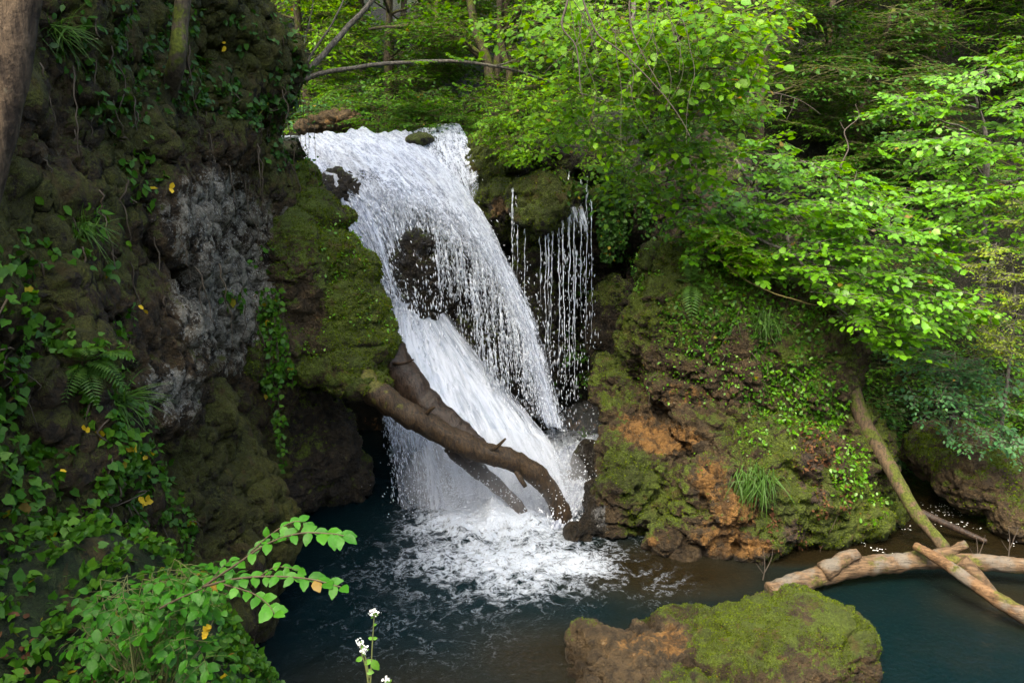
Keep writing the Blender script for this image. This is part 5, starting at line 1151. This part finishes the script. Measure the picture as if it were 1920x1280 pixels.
p, nn = pick_faces(GV, gridT(len(gx), len(gy)), lambda c, n: ((c[:, 0] < -1.3) & (c[:, 0] > -3.6) & (c[:, 1] > 2.2) & (c[:, 1] < 8.5) & (c[:, 2] > .3)) * 1.0, 9500, rng); kp = fbm(p, 1.1, 4, 6) > -.22; p, nn = p[kp], nn[kp]
V, T = put_leaves(p + nn * rng.uniform(.01, .14, len(p))[:, None], rng.normal(0, 1, p.shape) + [0, -.4, -.1], rng.normal(0, .4, p.shape) + [0, -.2, 1], rng.uniform(.03, .085, len(p)), 'ivy')
tag(mesh('ground_cover', V, T, L_IVB), 'ivy and herbs carpeting the near bank at bottom left', 'undergrowth', kind='stuff')

# canopy over the left cliff, above the frame, that shades the rock
for k, (x, y, lab) in enumerate([(-6.0, 5.5, 'tree on top of the left cliff, nearest the viewer'), (-6.2, 10.0, 'tree on top of the left cliff above the grey rock face'), (-6.6, 14.0, 'tree on top of the left cliff by its far corner')]):
    rng = np.random.default_rng(500 + k); g = np.array([x, y, 10.2]); bl = []
    for q in range(16):
        bl.append((np.array([x + rng.uniform(-1.5, 4.2), y + rng.uniform(-2.4, 2.4), 12.4 + rng.uniform(0, 3.5)]), np.array([1.2, 1.2, .5]), 13))
    tree('broadleaf_tree', lab, 'tree', [g, g + [.5, 0, 3], g + [1.3, 0, 6.5]], .2, bl, 'far', L_MID, rng, 'oval', M_BARK, limb_r=.05, slen=(.9, 1.6), leafscale=1.3, group='trees on the cliff top')

HM = 1.0
# ------------------------------------------------------------------ bare branches
def branch(name, label, parts, mat, cat='branch', leaves=None, lm=None, seed=0):
    pts0 = PP(*parts[0][0]); e = thing(name, pts0[0], label, cat); G = Geo(); rng = np.random.default_rng(seed)
    for pts, r0, r1 in parts:
        c = catmull(PP(*pts), 30); c = c + np.stack([fbm(c, 2.5, 3, seed + a) for a in range(3)], 1) * .03; G.add(*tube(c, np.linspace(r0, r1, 30), 6))
    G.build('wood', mat, e)
    if leaves:
        Lf = Geo()
        for (px, py, d, s, ax, az) in leaves:
            R = rot_to(np.array([ax, -.3, az]), nrmz(np.array([rng.normal(0, .2), -.2, 1]))); a, b, n_, z, tw = SPR['maple'][rng.integers(5)]
            Lf.add(*put_leaves((a * s) @ R.T + P(px, py, d), b @ R.T, n_ @ R.T, z * .9, 'oval'))
        Lf.build('leaves', lm, e)
    return e
branch('leaning_branch', 'long thin branch arching right from the cliff edge across the wood', [([(548, 165, 14.0), (600, 138, 14.0), (700, 122, 14.0), (830, 114, 14.1), (930, 125, 14.1), (1010, 145, 14.2), (1080, 172, 14.2), (1180, 205, 14.2)], .045, .012),
     ([(930, 125, 14.1), (990, 100, 14), (1050, 60, 13.9)], .014, .006)], M_BARKG, seed=3, leaves=[(760, 118, 14, .5, 1, .1), (840, 112, 14, .6, 1, .1), (930, 124, 14, .6, 1, .1), (880, 118, 14, .5, -.5, .2), (960, 132, 14, .6, .8, -.1), (1040, 155, 14, .7, 1, 0)], lm=L_YEL)
branch('leaning_tree', 'steep slim stem rising right from the cliff corner', [([(548, 168, 14.1), (600, 110, 14.1), (650, 55, 14.2), (705, -5, 14.2), (760, -70, 14.2)], .06, .04), ([(560, 155, 14.1), (590, 95, 14), (625, 40, 14), (650, -10, 14)], .025, .012),
     ([(552, 160, 14.1), (565, 110, 14), (580, 50, 14), (590, -10, 14)], .015, .008)], M_BARKG, 'tree', seed=4)
branch('forked_trunk', 'dark leaning forked trunk in the middle of the wood', [([(945, 262, 20), (925, 200, 20), (915, 120, 20), (890, 50, 20), (878, -30, 20)], .16, .10), ([(915, 120, 20), (860, 72, 19.8), (800, 48, 19.6), (740, 50, 19.5), (690, 56, 19.5)], .10, .03),
     ([(935, 230, 20), (955, 150, 20), (940, 80, 20), (935, -20, 20)], .11, .08), ([(820, 60, 19.7), (818, 20, 19.7), (822, -20, 19.7)], .05, .04)], M_BARK, 'tree', seed=5)
branch('thin_trunk', 'slender pale trunk between the forked trunk and the lime tree', [([(1185, 300, 19), (1180, 200, 19), (1183, 100, 19), (1190, -20, 19)], .07, .06)], M_BARKG, 'tree', seed=6)
tw = []
rng = np.random.default_rng(77)
for k in range(16):
    x = rng.uniform(1050, 1290); y = rng.uniform(-20, 90); L = rng.uniform(80, 230); dx = rng.normal(20, 50); d = rng.uniform(8.2, 9.2)
    tw.append(([(x, y - 30, d), (x + dx * .3 + rng.normal(0, 14), y + L * .3, d), (x + dx * .7 + rng.normal(0, 14), y + L * .65, d), (x + dx + rng.normal(0, 18), y + L, d)], .0045, .0015))
branch('bare_branch', 'tangle of bare dark twigs hanging from the top right of centre', [([(1070, -30, 8.6), (1062, 10, 8.6), (1055, 50, 8.6), (1080, 90, 8.6), (1085, 150, 8.6), (1092, 180, 8.6)], .016, .004), ([(1180, -30, 8.6), (1185, 40, 8.6), (1200, 90, 8.6), (1240, 170, 8.6)], .013, .004),
     ([(1085, -20, 8.6), (1120, 60, 8.6), (1180, 110, 8.6), (1260, 200, 8.6), (1300, 260, 8.6)], .012, .004)] + tw, M_TWIGP, seed=7)
branch('leaning_branch', 'thin yellowish bare branch slanting down over the mound', [([(1292, 418, 13.4), (1330, 470, 13.3), (1390, 520, 13.2), (1450, 548, 13.1), (1530, 572, 13.1)], .022, .008)], M_TWIGY, seed=8)
branch('leaning_branch', 'grey crooked dead branch slanting down right of the mound top', [([(1350, 380, 13.4), (1420, 445, 13.2), (1490, 480, 13.0), (1530, 540, 12.9), (1590, 590, 12.8), (1640, 615, 12.8)], .03, .008), ([(1490, 480, 13), (1540, 500, 12.9), (1600, 520, 12.9)], .01, .004),
     ([(1560, 570, 12.9), (1600, 610, 12.8), (1640, 650, 12.8)], .009, .004)], M_BARKG, seed=9)
branch('curved_stem', 'short curved dark stem rising from the mound top', [([(1285, 495, 14.9), (1272, 470, 14.8), (1270, 440, 14.8), (1282, 420, 14.8), (1290, 395, 14.8)], .06, .04)], M_BARK, 'tree', seed=10)
branch('bare_branch', 'arching bare twigs over the shaded earth hollow on the right slope', [([(1400, 175, 15), (1440, 172, 15), (1490, 185, 15), (1540, 215, 15)], .012, .004), ([(1465, 178, 15), (1462, 200, 15), (1450, 220, 15)], .006, .003), ([(1490, 185, 15), (1485, 205, 15), (1475, 225, 15)], .006, .003),
     ([(1440, 80, 15), (1415, 140, 15), (1395, 215, 15)], .014, .008)], M_TWIGP, seed=11)
branch('bare_branch', 'crooked bare grey branch standing before the right slope', [([(1575, 315, 14.4), (1590, 280, 14.4), (1585, 245, 14.4), (1610, 220, 14.4), (1605, 195, 14.4)], .016, .005), ([(1587, 245, 14.4), (1575, 225, 14.4)], .008, .004)], M_TWIGP, seed=12)
for k, (px, py) in enumerate([(1430, 1062), (1828, 1035), (1890, 1020)]):
    branch('bare_twig', ['bare twigs sticking up from the water left of the pale log end', 'pair of thin upright twigs behind the pale log', 'thin upright twigs at the right edge behind the pale log'][k],
           [([(px, py + 25, 11.9), (px + 4, py - 5, 11.9), (px + 2, py - 35, 11.9)], .009, .004), ([(px + 3, py + 10, 11.9), (px + 14, py - 12, 11.9), (px + 20, py - 34, 11.9)], .008, .003), ([(px, py + 12, 11.9), (px - 12, py - 8, 11.9)], .006, .003)], M_TWIGP, 'twigs', seed=13 + k)
